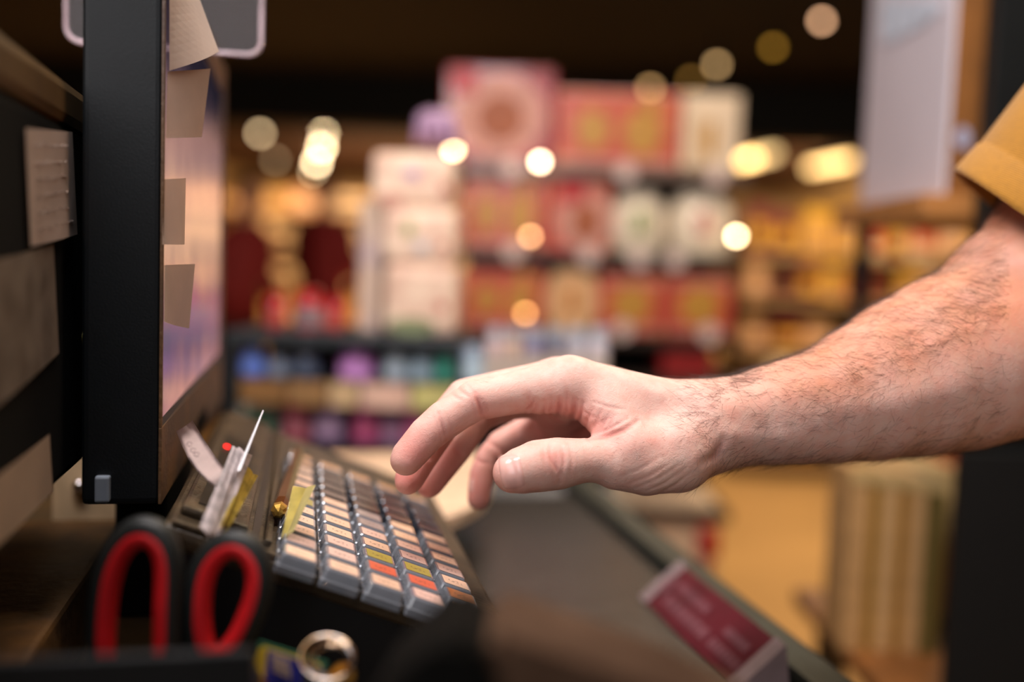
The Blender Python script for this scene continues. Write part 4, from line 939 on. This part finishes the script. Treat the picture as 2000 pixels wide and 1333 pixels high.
def seg_d(p, A_, ra, B_, rb):
    ba = B_ - A_; t = np.clip(((p - A_) @ ba) / (ba @ ba), 0, 1)
    return np.linalg.norm(p - A_ - t[:, None] * ba, axis=1) - (ra + (rb - ra) * t)
def chain_d(p, ch, k=0.0015):
    d = None
    for (a, ra), (b, rb) in zip(ch[:-1], ch[1:]):
        # the joints already overlap: a plain union keeps the radii exact
        s = seg_d(p, a, ra, b, rb); d = s if d is None else np.minimum(d, s)
    return d
def body_sdf(p):
    p = p.astype(np.float64)
    fing = None
    for n in ('index', 'middle', 'ring', 'pinky'):
        c = chain_d(p, FIN[n]); fing = c if fing is None else smin(fing, c, 0.0011)
    palm = None
    for ch in PALM:
        c = chain_d(p, ch); palm = c if palm is None else smin(palm, c, 0.010)
    arm = None
    for ch in ARM:
        c = chain_d(p, ch); arm = c if arm is None else smin(arm, c, 0.014)
    d = smin(palm, arm, 0.012)
    d = smin(d, fing, 0.004)
    return smin(d, chain_d(p, FIN['thumb']), 0.0075)
def surface_nets(lo, hi, h):
    lo = np.array(lo); n = np.ceil((np.array(hi) - lo) / h).astype(int); B_ = 12
    nbk = (n + B_ - 1) // B_; n = nbk * B_ + 1
    g = np.full(n, 1.0, np.float32)
    cen = np.stack(np.meshgrid(*[np.arange(q) for q in nbk], indexing='ij'), -1).reshape(-1, 3)
    cd_ = body_sdf(lo + (cen * B_ + B_ / 2) * h)
    rad = B_ * h * 0.9
    loc = np.stack(np.meshgrid(*[np.arange(B_ + 1)] * 3, indexing='ij'), -1).reshape(-1, 3)
    for q, dv_ in zip(cen, cd_):
        s = tuple(slice(a * B_, a * B_ + B_ + 1) for a in q)
        if abs(dv_) > rad:
            blk = g[s]; m_ = blk == 1.0; blk[m_] = 0.5 if dv_ > 0 else -0.5
    for q, dv_ in zip(cen, cd_):
        if abs(dv_) <= rad:
            s = tuple(slice(a * B_, a * B_ + B_ + 1) for a in q)
            g[s] = body_sdf(lo + (q * B_ + loc) * h).reshape((B_ + 1,) * 3)
    neg = g < 0
    c = np.zeros(np.array(n) - 1, np.int8)
    for dx in (0, 1):
        for dy in (0, 1):
            for dz in (0, 1): c += neg[dx:n[0] - 1 + dx, dy:n[1] - 1 + dy, dz:n[2] - 1 + dz]
    act = (c > 0) & (c < 8); idx = -np.ones(act.shape, np.int64); ii = np.argwhere(act); idx[act] = np.arange(len(ii))
    vsum = np.zeros((len(ii), 3)); cnt = np.zeros(len(ii))
    co = [(a, b, c_) for a in (0, 1) for b in (0, 1) for c_ in (0, 1)]
    for a in co:
        for ax in range(3):
            if a[ax] == 0:
                b = list(a); b[ax] = 1
                va = g[ii[:, 0] + a[0], ii[:, 1] + a[1], ii[:, 2] + a[2]]; vb = g[ii[:, 0] + b[0], ii[:, 1] + b[1], ii[:, 2] + b[2]]
                x = (va < 0) != (vb < 0); t = np.where(x, va / np.where(x, va - vb, 1), 0)
                pt = np.array(a)[None] + t[:, None] * (np.array(b) - np.array(a))[None]
                vsum[x] += pt[x]; cnt[x] += 1
    v = lo + (ii + vsum / cnt[:, None]) * h
    faces = []
    for ax in range(3):
        u, w_ = [(1, 2), (2, 0), (0, 1)][ax]
        sl0 = [slice(None)] * 3; sl1 = [slice(None)] * 3; sl0[ax] = slice(0, -1); sl1[ax] = slice(1, None)
        a_, b_ = neg[tuple(sl0)], neg[tuple(sl1)]
        e = np.argwhere(a_ != b_); e = e[(e[:, u] > 0) & (e[:, w_] > 0) & (e[:, u] < n[u] - 1) & (e[:, w_] < n[w_] - 1)]
        flip = a_[tuple(e.T)]
        def cell(du, dw):
            q = e.copy(); q[:, u] -= du; q[:, w_] -= dw; return idx[tuple(q.T)]
        f = np.stack([cell(1, 1), cell(0, 1), cell(0, 0), cell(1, 0)], 1)
        f[~flip] = f[~flip][:, ::-1]; faces.append(f)
    return v, np.concatenate(faces)
def grad(p, e=0.0004):
    gsum = np.zeros_like(p)
    for k in range(3):
        d_ = np.zeros(3); d_[k] = e; gsum[:, k] = body_sdf(p + d_) - body_sdf(p - d_)
    return gsum / np.maximum(np.linalg.norm(gsum, axis=1, keepdims=True), 1e-12)
VX, FC = surface_nets((-.075, -.10, .435), (.40, .21, .66), 0.0010)
# light smoothing to melt chain joints
def smooth(v, f, it, lam=0.55, wgt=None):
    n = len(v); e = np.concatenate([f[:, [0, 1]], f[:, [1, 2]], f[:, [2, 3]], f[:, [3, 0]]]); deg = np.bincount(e.ravel(), minlength=n)[:, None]
    for _ in range(it):
        s = np.zeros_like(v)
        for k in range(3): s[:, k] = np.bincount(e[:, 0], v[e[:, 1], k], n) + np.bincount(e[:, 1], v[e[:, 0], k], n)
        dlt = (s / deg - v) * lam
        v = v + (dlt if wgt is None else dlt * wgt[:, None])
    return v
def pxof(v): return np.stack([1000 + F * v[:, 0] / v[:, 2], 666.5 - F * v[:, 1] / v[:, 2]], 1)
q0 = pxof(VX)
wg = np.clip((q0[:, 0] - 1000) / 400, 0.12, 1.0)
VX = smooth(VX, FC, 16, 0.5, wg)
def fnormals(v, f):
    a = np.cross(v[f[:, 2]] - v[f[:, 0]], v[f[:, 3]] - v[f[:, 1]]); n = np.zeros_like(v)
    for k in range(4):
        for c in range(3): n[:, c] += np.bincount(f[:, k], a[:, c], len(v))
    return n / np.maximum(np.linalg.norm(n, axis=1, keepdims=True), 1e-12)
NV = fnormals(VX, FC)
# make normals point outward
if (body_sdf(VX[:200] + NV[:200] * 0.002) < body_sdf(VX[:200] - NV[:200] * 0.002)).mean() > 0.5: NV = -NV; FC = FC[:, ::-1]
Q = pxof(VX)
front = NV[:, 2] < 0.25
# creases and folds: (px polyline, width px, depth mm, depth range)
CR = [([(856, 808), (864, 830), (873, 860)], 4.5, .75, (.44, .492)), ([(848, 816), (857, 838), (864, 866)], 3.5, .35, (.44, .492)), ([(868, 806), (877, 828), (884, 852)], 3.5, .3, (.44, .492)),
      ([(928, 768), (936, 790), (946, 818)], 5, .9, (.44, .5)), ([(941, 778), (948, 798), (952, 815)], 3.5, .4, (.44, .5)), ([(919, 776), (926, 800), (932, 822)], 3.5, .3, (.44, .5)),
      ([(893, 758), (905, 768), (916, 776)], 3.5, .45, (.44, .5)), ([(908, 748), (918, 758), (925, 768)], 3, .35, (.44, .5)), ([(880, 768), (890, 776), (900, 782)], 3, .3, (.44, .5)),
      ([(1044, 780), (1037, 795), (1026, 806)], 5, .9, (.44, .51)), ([(1052, 786), (1046, 800), (1034, 812)], 4, .5, (.44, .51)), ([(1034, 768), (1034, 784), (1028, 796)], 4, .4, (.44, .51)),
      ([(1094, 782), (1093, 800), (1088, 815)], 6, .9, (.44, .52)), ([(1078, 778), (1078, 795), (1074, 812)], 4, .4, (.44, .52)), ([(1124, 784), (1120, 805), (1116, 818), (1124, 832)], 6, 1.1, (.44, .52)),
      ([(1140, 786), (1134, 806), (1128, 826), (1136, 848)], 4, .7, (.44, .52)), ([(1108, 780), (1106, 800), (1104, 816)], 3.5, .5, (.44, .52)), ([(1158, 800), (1146, 820), (1143, 846)], 4, .55, (.44, .52)),
      ([(1150, 838), (1170, 826), (1200, 812)], 4, .55, (.44, .52)), ([(1148, 848), (1176, 842), (1216, 828)], 4, .55, (.44, .52)), ([(1176, 800), (1166, 822), (1156, 850)], 3.5, .5, (.44, .52)),
      ([(1192, 806), (1180, 828), (1166, 854)], 3.5, .5, (.44, .52)), ([(1150, 858), (1186, 851), (1218, 840), (1244, 824)], 6, 1.0, (.44, .52)), ([(1164, 850), (1190, 838), (1226, 818)], 3.5, .45, (.44, .52)),
      ([(1076, 866), (1074, 885), (1080, 902), (1092, 925), (1094, 944)], 4.5, .55, (.44, .49)), ([(1092, 862), (1100, 880), (1102, 900), (1098, 928)], 3.8, .4, (.44, .49)), ([(1064, 872), (1062, 895), (1068, 925)], 3.5, .3, (.44, .49)),
      ([(1084, 880), (1090, 900), (1088, 918)], 3.2, .35, (.44, .49)), ([(1112, 866), (1118, 896), (1114, 930)], 3.5, .25, (.44, .49)),
      ([(1230, 946), (1270, 930), (1310, 905)], 3, .3, (.44, .5)), ([(1244, 954), (1286, 936), (1326, 908)], 3, .3, (.44, .5)), ([(1262, 960), (1300, 944), (1340, 914)], 3, .3, (.44, .5)),
      ([(1218, 930), (1256, 914), (1290, 892)], 3, .22, (.44, .5)), ([(1288, 964), (1322, 946), (1352, 922)], 3, .28, (.44, .5)),
      ([(884, 872), (892, 884), (900, 890)], 4.5, .6, (.505, .56)), ([(815, 878), (830, 888), (842, 896)], 4, .4, (.48, .53)), ([(922, 896), (942, 905), (958, 906)], 4, .4, (.53, .6)), ([(948, 862), (966, 872), (984, 884)], 4, .4, (.53, .6)),
      ([(1136, 800), (1150, 812), (1170, 818)], 3, .4, (.44, .52)), ([(1104, 760), (1110, 778), (1108, 796)], 3.2, .35, (.44, .52)), ([(1200, 800), (1196, 822), (1186, 846)], 3, .35, (.44, .52)), ([(1160, 786), (1190, 796), (1220, 800)], 3, .3, (.44, .52)),
      ([(1064, 786), (1064, 800), (1060, 814)], 3.5, .45, (.44, .52)), ([(1375, 905), (1400, 890), (1412, 860)], 9, .9, (.46, .52)),
      ]
dsp = np.zeros(len(VX)); crm = np.zeros(len(VX))
for pl, wd, dm, rng in CR:
    sel = np.where(front & (VX[:, 2] > rng[0]) & (VX[:, 2] < rng[1]) & (Q[:, 0] > min(a[0] for a in pl) - 40) & (Q[:, 0] < max(a[0] for a in pl) + 40))[0]
    if not len(sel): continue
    dd = np.full(len(sel), 1e9); q = Q[sel]
    L_t = sum(np.hypot(b[0] - a[0], b[1] - a[1]) for a, b in zip(pl[:-1], pl[1:])); acc = 0; tt = np.zeros(len(sel))
    for a, b in zip(pl[:-1], pl[1:]):
        a = np.array(a, float); b = np.array(b, float); ab = b - a; l = np.linalg.norm(ab)
        t = np.clip(((q - a) @ ab) / (ab @ ab), 0, 1); d_ = np.linalg.norm(q - a - t[:, None] * ab, axis=1)
        m_ = d_ < dd; dd[m_] = d_[m_]; tt[m_] = (acc + t[m_] * l) / L_t; acc += l
    wgt_ = np.exp(-(dd / wd) ** 2) * (0.35 + 0.65 * np.sin(np.pi * np.clip(tt, 0.08, .92)))
    dsp[sel] = np.maximum(dsp[sel], wgt_ * dm * 0.00135); crm[sel] = np.maximum(crm[sel], wgt_ * min(1, dm))
    dsp[sel] -= np.exp(-((dd - wd * 2.2) / (wd * 1.3)) ** 2) * dm * 0.00022
# soft anatomical relief: tendons and veins, muscle undulation
def bump_line(pl, wd, hm, rng=(.4, .7), side=None):
    sel = np.where((VX[:, 2] > rng[0]) & (VX[:, 2] < rng[1]) & front)[0]; q = Q[sel]; dd = np.full(len(sel), 1e9)
    for a, b in zip(pl[:-1], pl[1:]):
        a = np.array(a, float); b = np.array(b, float); ab = b - a
        t = np.clip(((q - a) @ ab) / (ab @ ab), 0, 1); dd = np.minimum(dd, np.linalg.norm(q - a - t[:, None] * ab, axis=1))
    dsp[sel] -= np.exp(-(dd / wd) ** 2) * hm * 0.001
bump_line([(1140, 712), (1200, 730), (1290, 772)], 12, .6)
bump_line([(1430, 850), (1500, 862), (1560, 858)], 22, 1.0)
bump_line([(1400, 800), (1520, 775), (1680, 720)], 30, 1.0)
bump_line([(1240, 870), (1300, 850), (1360, 838)], 22, .8)
bump_line([(1830, 600), (1880, 570), (1930, 590)], 16, .7); bump_line([(1800, 690), (1850, 650), (1920, 640)], 14, .6)
bump_line([(1640, 790), (1740, 790), (1860, 760)], 34, 1.2)
VX2 = VX - NV * dsp[:, None]
# skin colouring (pigment and painted crease shade: pinker finger pads and creases, warmer hairy upper forearm)
def near(px, py, rx, ry): return np.exp(-(((Q[:, 0] - px) / rx) ** 2 + ((Q[:, 1] - py) / ry) ** 2))
base = np.array(lin((214, 176, 163))); pink = np.array(lin((212, 138, 130))); tan = np.array(lin((196, 128, 92))); palec = np.array(lin((228, 190, 172)))
colr = np.tile(base, (len(VX), 1))
wpk = np.clip(near(815, 880, 45, 50) * .9 + near(805, 930, 60, 50) * (VX[:, 2] > .49) + near(855, 930, 50, 60) * (VX[:, 2] > .5) + near(940, 950, 50, 70) * .9 + near(1080, 850, 90, 50) * (VX[:, 2] > .51) * .9
             + near(1100, 800, 50, 30) * .5 + near(1160, 835, 60, 34) * .55 + near(1088, 895, 26, 30) * .45 + near(940, 790, 40, 30) * .35 + near(870, 835, 30, 30) * .4 + near(1270, 870, 45, 30) * .3 + crm * .55, 0, 1)
colr = colr * (1 - wpk[:, None]) + pink * wpk[:, None]
upn = np.clip((NV[:, 1] + 0.15) * 1.5, 0, 1)
wt = np.clip((Q[:, 0] - 1330) / 260, 0, 1) * upn * .85
colr = colr * (1 - wt[:, None]) + tan * wt[:, None]
wc = np.clip(crm - .35, 0, 1)[:, None] * .75; colr = colr * (1 - wc) + np.array(lin((150, 84, 74))) * wc  # darkens crease centres: shade put into the colour
wl = near(1330, 930, 80, 50) * .6; colr = colr * (1 - wl[:, None]) + palec * wl[:, None]

Rm = np.array(CAMM.to_3x3())
def toworld(v): return (Rm @ np.stack([v[:, 0], v[:, 1], -v[:, 2]])).T + np.array(CAM)
me = bpy.data.meshes.new('body'); WV = toworld(VX2)
me.vertices.add(len(WV)); me.vertices.foreach_set('co', WV.astype(np.float32).ravel())
me.loops.add(FC.size); me.loops.foreach_set('vertex_index', FC.astype(np.int32).ravel())
me.polygons.add(len(FC)); me.polygons.foreach_set('loop_start', np.arange(0, FC.size, 4, dtype=np.int32)); me.polygons.foreach_set('loop_total', np.full(len(FC), 4, np.int32))
me.update(calc_edges=True); me.validate()
me.polygons.foreach_set('use_smooth', np.ones(len(me.polygons), bool))
at = me.color_attributes.new('pigment', 'FLOAT_COLOR', 'POINT')
at.data.foreach_set('color', np.concatenate([colr, np.ones((len(colr), 1))], 1).astype(np.float32).ravel())
me.update()
person = bpy.data.objects.new('person', me); COL.objects.link(person)
tag(person, 'bare hairy forearm and hand of a person in a mustard sleeve reaching over the keyboard', 'person')
def skin_mat():
    m = bpy.data.materials.new('skin'); m.use_nodes = True; nt = m.node_tree; N = nt.nodes; L = nt.links; b = N['Principled BSDF']
    ca = N.new('ShaderNodeVertexColor'); ca.layer_name = 'pigment'
    tc = N.new('ShaderNodeTexCoord')
    n1 = N.new('ShaderNodeTexNoise'); n1.inputs['Scale'].default_value = 160; n1.inputs['Detail'].default_value = 5; L.new(tc.outputs['Object'], n1.inputs['Vector'])
    n0 = N.new('ShaderNodeTexNoise'); n0.inputs['Scale'].default_value = 45; n0.inputs['Detail'].default_value = 3; L.new(tc.outputs['Object'], n0.inputs['Vector'])
    mr = N.new('ShaderNodeMapRange'); mr.inputs[1].default_value = .35; mr.inputs[2].default_value = .65; mr.inputs[3].default_value = 0; mr.inputs[4].default_value = .30; L.new(n1.outputs['Fac'], mr.inputs[0])
    mr0 = N.new('ShaderNodeMapRange'); mr0.inputs[1].default_value = .4; mr0.inputs[2].default_value = .7; mr0.inputs[3].default_value = 0; mr0.inputs[4].default_value = .22; L.new(n0.outputs['Fac'], mr0.inputs[0])
    mx = N.new('ShaderNodeMix'); mx.data_type = 'RGBA'; mx.inputs[7].default_value = (*lin((206, 122, 104)), 1); L.new(mr.outputs[0], mx.inputs[0]); L.new(ca.outputs[0], mx.inputs[6])
    mx2 = N.new('ShaderNodeMix'); mx2.data_type = 'RGBA'; mx2.inputs[7].default_value = (*lin((228, 196, 184)), 1); L.new(mr0.outputs[0], mx2.inputs[0]); L.new(mx.outputs[2], mx2.inputs[6])
    L.new(mx2.outputs[2], b.inputs['Base Color'])
    b.inputs['Roughness'].default_value = 0.52; b.inputs['Specular IOR Level'].default_value = 0.32
    b.inputs['Subsurface Weight'].default_value = 0.12; b.inputs['Subsurface Radius'].default_value = (1, .35, .2); b.inputs['Subsurface Scale'].default_value = 0.004
    vo = N.new('ShaderNodeTexVoronoi'); vo.inputs['Scale'].default_value = 1100; L.new(tc.outputs['Object'], vo.inputs['Vector']); vo.feature = 'DISTANCE_TO_EDGE'
    b1 = N.new('ShaderNodeBump'); b1.inputs['Strength'].default_value = .30; b1.inputs['Distance'].default_value = .0003; L.new(vo.outputs['Distance'], b1.inputs['Height'])
    n3 = N.new('ShaderNodeTexNoise'); n3.inputs['Scale'].default_value = 420; n3.inputs['Detail'].default_value = 4; n3.inputs['Distortion'].default_value = 1.5; L.new(tc.outputs['Object'], n3.inputs['Vector'])
    b2 = N.new('ShaderNodeBump'); b2.inputs['Strength'].default_value = .35; b2.inputs['Distance'].default_value = .0006; L.new(n3.outputs['Fac'], b2.inputs['Height']); L.new(b1.outputs[0], b2.inputs['Normal'])
    L.new(b2.outputs[0], b.inputs['Normal'])
    return m
me.materials.append(skin_mat())
# nails follow the finger surface
def march(px, py, d0=.44):
    d = np.full(len(px), d0)
    for _ in range(60):
        p = np.stack([(px - 1000) / F * d, -(py - 666.5) / F * d, d], 1); d = d + np.maximum(body_sdf(p), -0.001) * .8
    return p
def nail(name, ctrl, nu, lift, m, d0, tip=None):
    """ctrl: tl, tr, br, bl pixel corners, bulged sides"""
    tl, tr, br, bl = [np.array(c, float) for c in ctrl]; pxs = []
    for j in range(nu + 1):
        for i in range(nu + 1):
            u = i / nu * 2 - 1; v = j / nu * 2 - 1
            uu = u * math.sqrt(max(0, 1 - 0.36 * v * v)); vv = v * math.sqrt(max(0, 1 - 0.30 * u * u)); a = (uu / .80 + 1) / 2; b_ = (vv / .837 + 1) / 2
            a = min(1.06, max(-.06, a)); b_ = min(1.06, max(-.06, b_))
            pxs.append((tl * (1 - a) + tr * a) * (1 - b_) + (bl * (1 - a) + br * a) * b_)
    pxs = np.array(pxs); p = march(pxs[:, 0], pxs[:, 1], d0); n = grad(p, .001)
    edge = np.array([min(1, 4.0 * min(i, nu - i, j, nu - j) / nu) for j in range(nu + 1) for i in range(nu + 1)])
    p = p + n * (lift * (-0.35 + 1.35 * np.minimum(1, edge * 1.6)))[:, None]
    wv = toworld(p); bm = nb(); vs = [bm.verts.new(v) for v in wv]
    for j in range(nu):
        for i in range(nu): bm.faces.new((vs[j * (nu + 1) + i], vs[j * (nu + 1) + i + 1], vs[(j + 1) * (nu + 1) + i + 1], vs[(j + 1) * (nu + 1) + i]))
    o = build(name, bm, m, person, smooth=True)
    return o
nm_ = mat('fingernail', (226, 176, 166), 0.26, coat=0.45, var=0.05, scale=60, sss=0.1)
tag(nail('thumbnail', [(973, 893), (1014, 890), (1025, 950), (984, 956)], 16, .00055, nm_, .44), 'pale pink thumbnail')
tag(nail('fingernail', [(919, 938), (926, 936), (924, 962), (917, 962)], 6, .0004, nm_, .54), 'sliver of fingernail')

# arm hair
rng_ = np.random.RandomState(3)
cnt_h = 0; HV = []; HF = []
dens = np.clip((Q[:, 0] - 1290) / 160, 0, 1) * (0.18 + 0.95 * np.clip(NV[:, 1] + .35, 0, 1)) * (Q[:, 0] < 1975) * (NV[:, 2] < .8)
dens = dens * (0.55 + 0.9 * np.clip(np.sin(Q[:, 0] * .021 + Q[:, 1] * .03) + .4, 0, 1))
dens += 1.3 * near(1372, 822, 30, 24) * (NV[:, 2] < 0) + .9 * near(1420, 880, 30, 22) * (NV[:, 2] < 0) + .35 * (Q[:, 0] > 1420) * (NV[:, 1] < -.7) + .30 * near(1260, 880, 70, 50) * (NV[:, 2] < 0) + .25 * near(1180, 905, 40, 25) * (NV[:, 2] < 0) + .2 * near(920, 738, 30, 14) 
pick = rng_.choice(len(VX), 8500, p=dens / dens.sum())
for pi in pick:
    p = VX2[pi].copy(); n = NV[pi]; qx = Q[pi, 0]
    dist_ = np.array([-1.0, -.30 if n[1] < .3 else .0, 0.0]) + rng_.normal(0, .38, 3)
    short = qx < 1330
    t = dist_ - n * (dist_ @ n); t /= np.linalg.norm(t); b_ = np.cross(n, t)
    ln = (0.003 if short else 0.0095) * rng_.uniform(.5, 1.5); lift = rng_.uniform(.12, .55); cv = rng_.normal(0, .5)
    r = (0.00003 if short else 0.000048) * rng_.uniform(.7, 1.25); base_i = len(HV)
    NS = 5
    for k in range(NS):
        s = k / (NS - 1)
        c = p + t * ln * s + n * ln * lift * (s - .55 * s * s) + b_ * ln * cv * s * s
        rr = r * (1 - .8 * s)
        for a in range(3):
            an = a * 2.0944; HV.append(c + n * rr * math.cos(an) + b_ * rr * math.sin(an))
    for k in range(NS - 1):
        for a in range(3):
            i0 = base_i + k * 3; HF.append((i0 + a, i0 + (a + 1) % 3, i0 + 3 + (a + 1) % 3, i0 + 3 + a))
hm = bpy.data.meshes.new('arm_hair'); hm.from_pydata([tuple(v) for v in toworld(np.array(HV))], [], HF); hm.update()
hm.materials.append(mat('body_hair', (66, 40, 26), 0.5, var=0.3))
ho_ = bpy.data.objects.new('arm_hair', hm); COL.objects.link(ho_); ho_.parent = person; tag(ho_, 'fine brown hair on the forearm', kind='stuff')

# mustard sleeve and shirt
def cw(px, py, d): return P(px, py, d)
S0 = Vector(pc(2036, 468, .566)); S1 = Vector(pc(2280, 130, .57)); S2 = Vector(pc(2470, -150, .575))
def sring(c, axis, r, squash=1.0, n=72, wob=0.0, ph=0):
    vd = S0.normalized(); axis = (axis - vd * axis.dot(vd)).normalized() + vd * 0.06; axis.normalize(); x = Vector((0, 0, 1)).cross(axis).normalized(); y = axis.cross(x)
    out = []
    for i in range(n):
        a = 2 * math.pi * i / n; rr = r * (1 + wob * math.sin(3 * a + ph) + wob * .6 * math.sin(5 * a + 1 + ph))
        v = c + x * rr * math.cos(a) + y * rr * math.sin(a) * squash
        out.append(P(1000 + F * v.x / v.z, 666.5 - F * v.y / v.z, v.z))
    return out
ax0 = Vector(pc(2113, 541, .57)) - Vector(pc(2000, 420, .57)); ax_open = Vector((0.70, 0.71, 0.0))
R_ = 212 / F * .566
rings = []
prof = [(0.0, -0.0005, .0), (0.0, 0.0008, 0), (0.004, .0012, .002), (0.022, .0014, .004), (0.0235, .0002, .004), (0.025, .0008, .004), (0.05, .003, .008), (0.085, .006, .010), (0.12, .010, .01), (0.16, .016, .008), (0.20, .03, .004)]
for s, dr, wob in prof:
    c = S0 + ax_open * s + Vector((0.0, 0.10 * s * s / .2, 0)); rings.append(sring(c, ax_open + Vector((0, s * .6, 0)), R_ + dr, 1.0, wob=wob, ph=s * 20))
bm = nb()
inner = [sring(S0 + ax_open * s, ax_open, R_ - 0.0016, 1.0) for s in (0.030, 0.015, 0.0)]
loft(bm, inner + rings, cap=False)
# shirt body beside the sleeve
tx = rings[-1]; cen = sum(tx, Vector()) / len(tx)
def rg(c, rx, ry, n=72): return [Vector((c[0] + rx * math.cos(2 * math.pi * i / n), c[1] + ry * math.sin(2 * math.pi * i / n), c[2])) for i in range(n)]
tc_ = Vector((cen.x + 0.06, cen.y - 0.21, 0))
loft(bm, [rg((tc_.x, tc_.y, z), rx, ry) for z, rx, ry in ((0.85, .14, .19), (1.05, .14, .18), (1.25, .145, .20), (cen.z - .02, .13, .225), (cen.z + .05, .10, .17), (cen.z + .09, .07, .09), (cen.z + .12, .06, .065))], cap=False)
sh = build('shirt', bm, None, person, smooth=True, mats=[mat('mustard_knit', (164, 112, 26), 0.9, var=0.05, scale=300)])
tag(sh, 'mustard yellow ribbed shirt sleeve with stitched hem')
m = MATS['mustard_knit']; nt = m.node_tree; b = nt.nodes['Principled BSDF']
tcn = nt.nodes.new('ShaderNodeTexCoord'); mp = nt.nodes.new('ShaderNodeMapping'); mp.inputs['Rotation'].default_value = (0, math.radians(-38), 0)
wv = nt.nodes.new('ShaderNodeTexWave'); wv.bands_direction = 'Z'; wv.inputs['Scale'].default_value = 260; wv.inputs['Distortion'].default_value = .6
bp = nt.nodes.new('ShaderNodeBump'); bp.inputs['Strength'].default_value = .6; bp.inputs['Distance'].default_value = .0006
nt.links.new(tcn.outputs['Object'], mp.inputs[0]); nt.links.new(mp.outputs[0], wv.inputs['Vector']); nt.links.new(wv.outputs['Fac'], bp.inputs['Height']); nt.links.new(bp.outputs[0], b.inputs['Normal'])
b.inputs['Sheen Weight'].default_value = 0.2
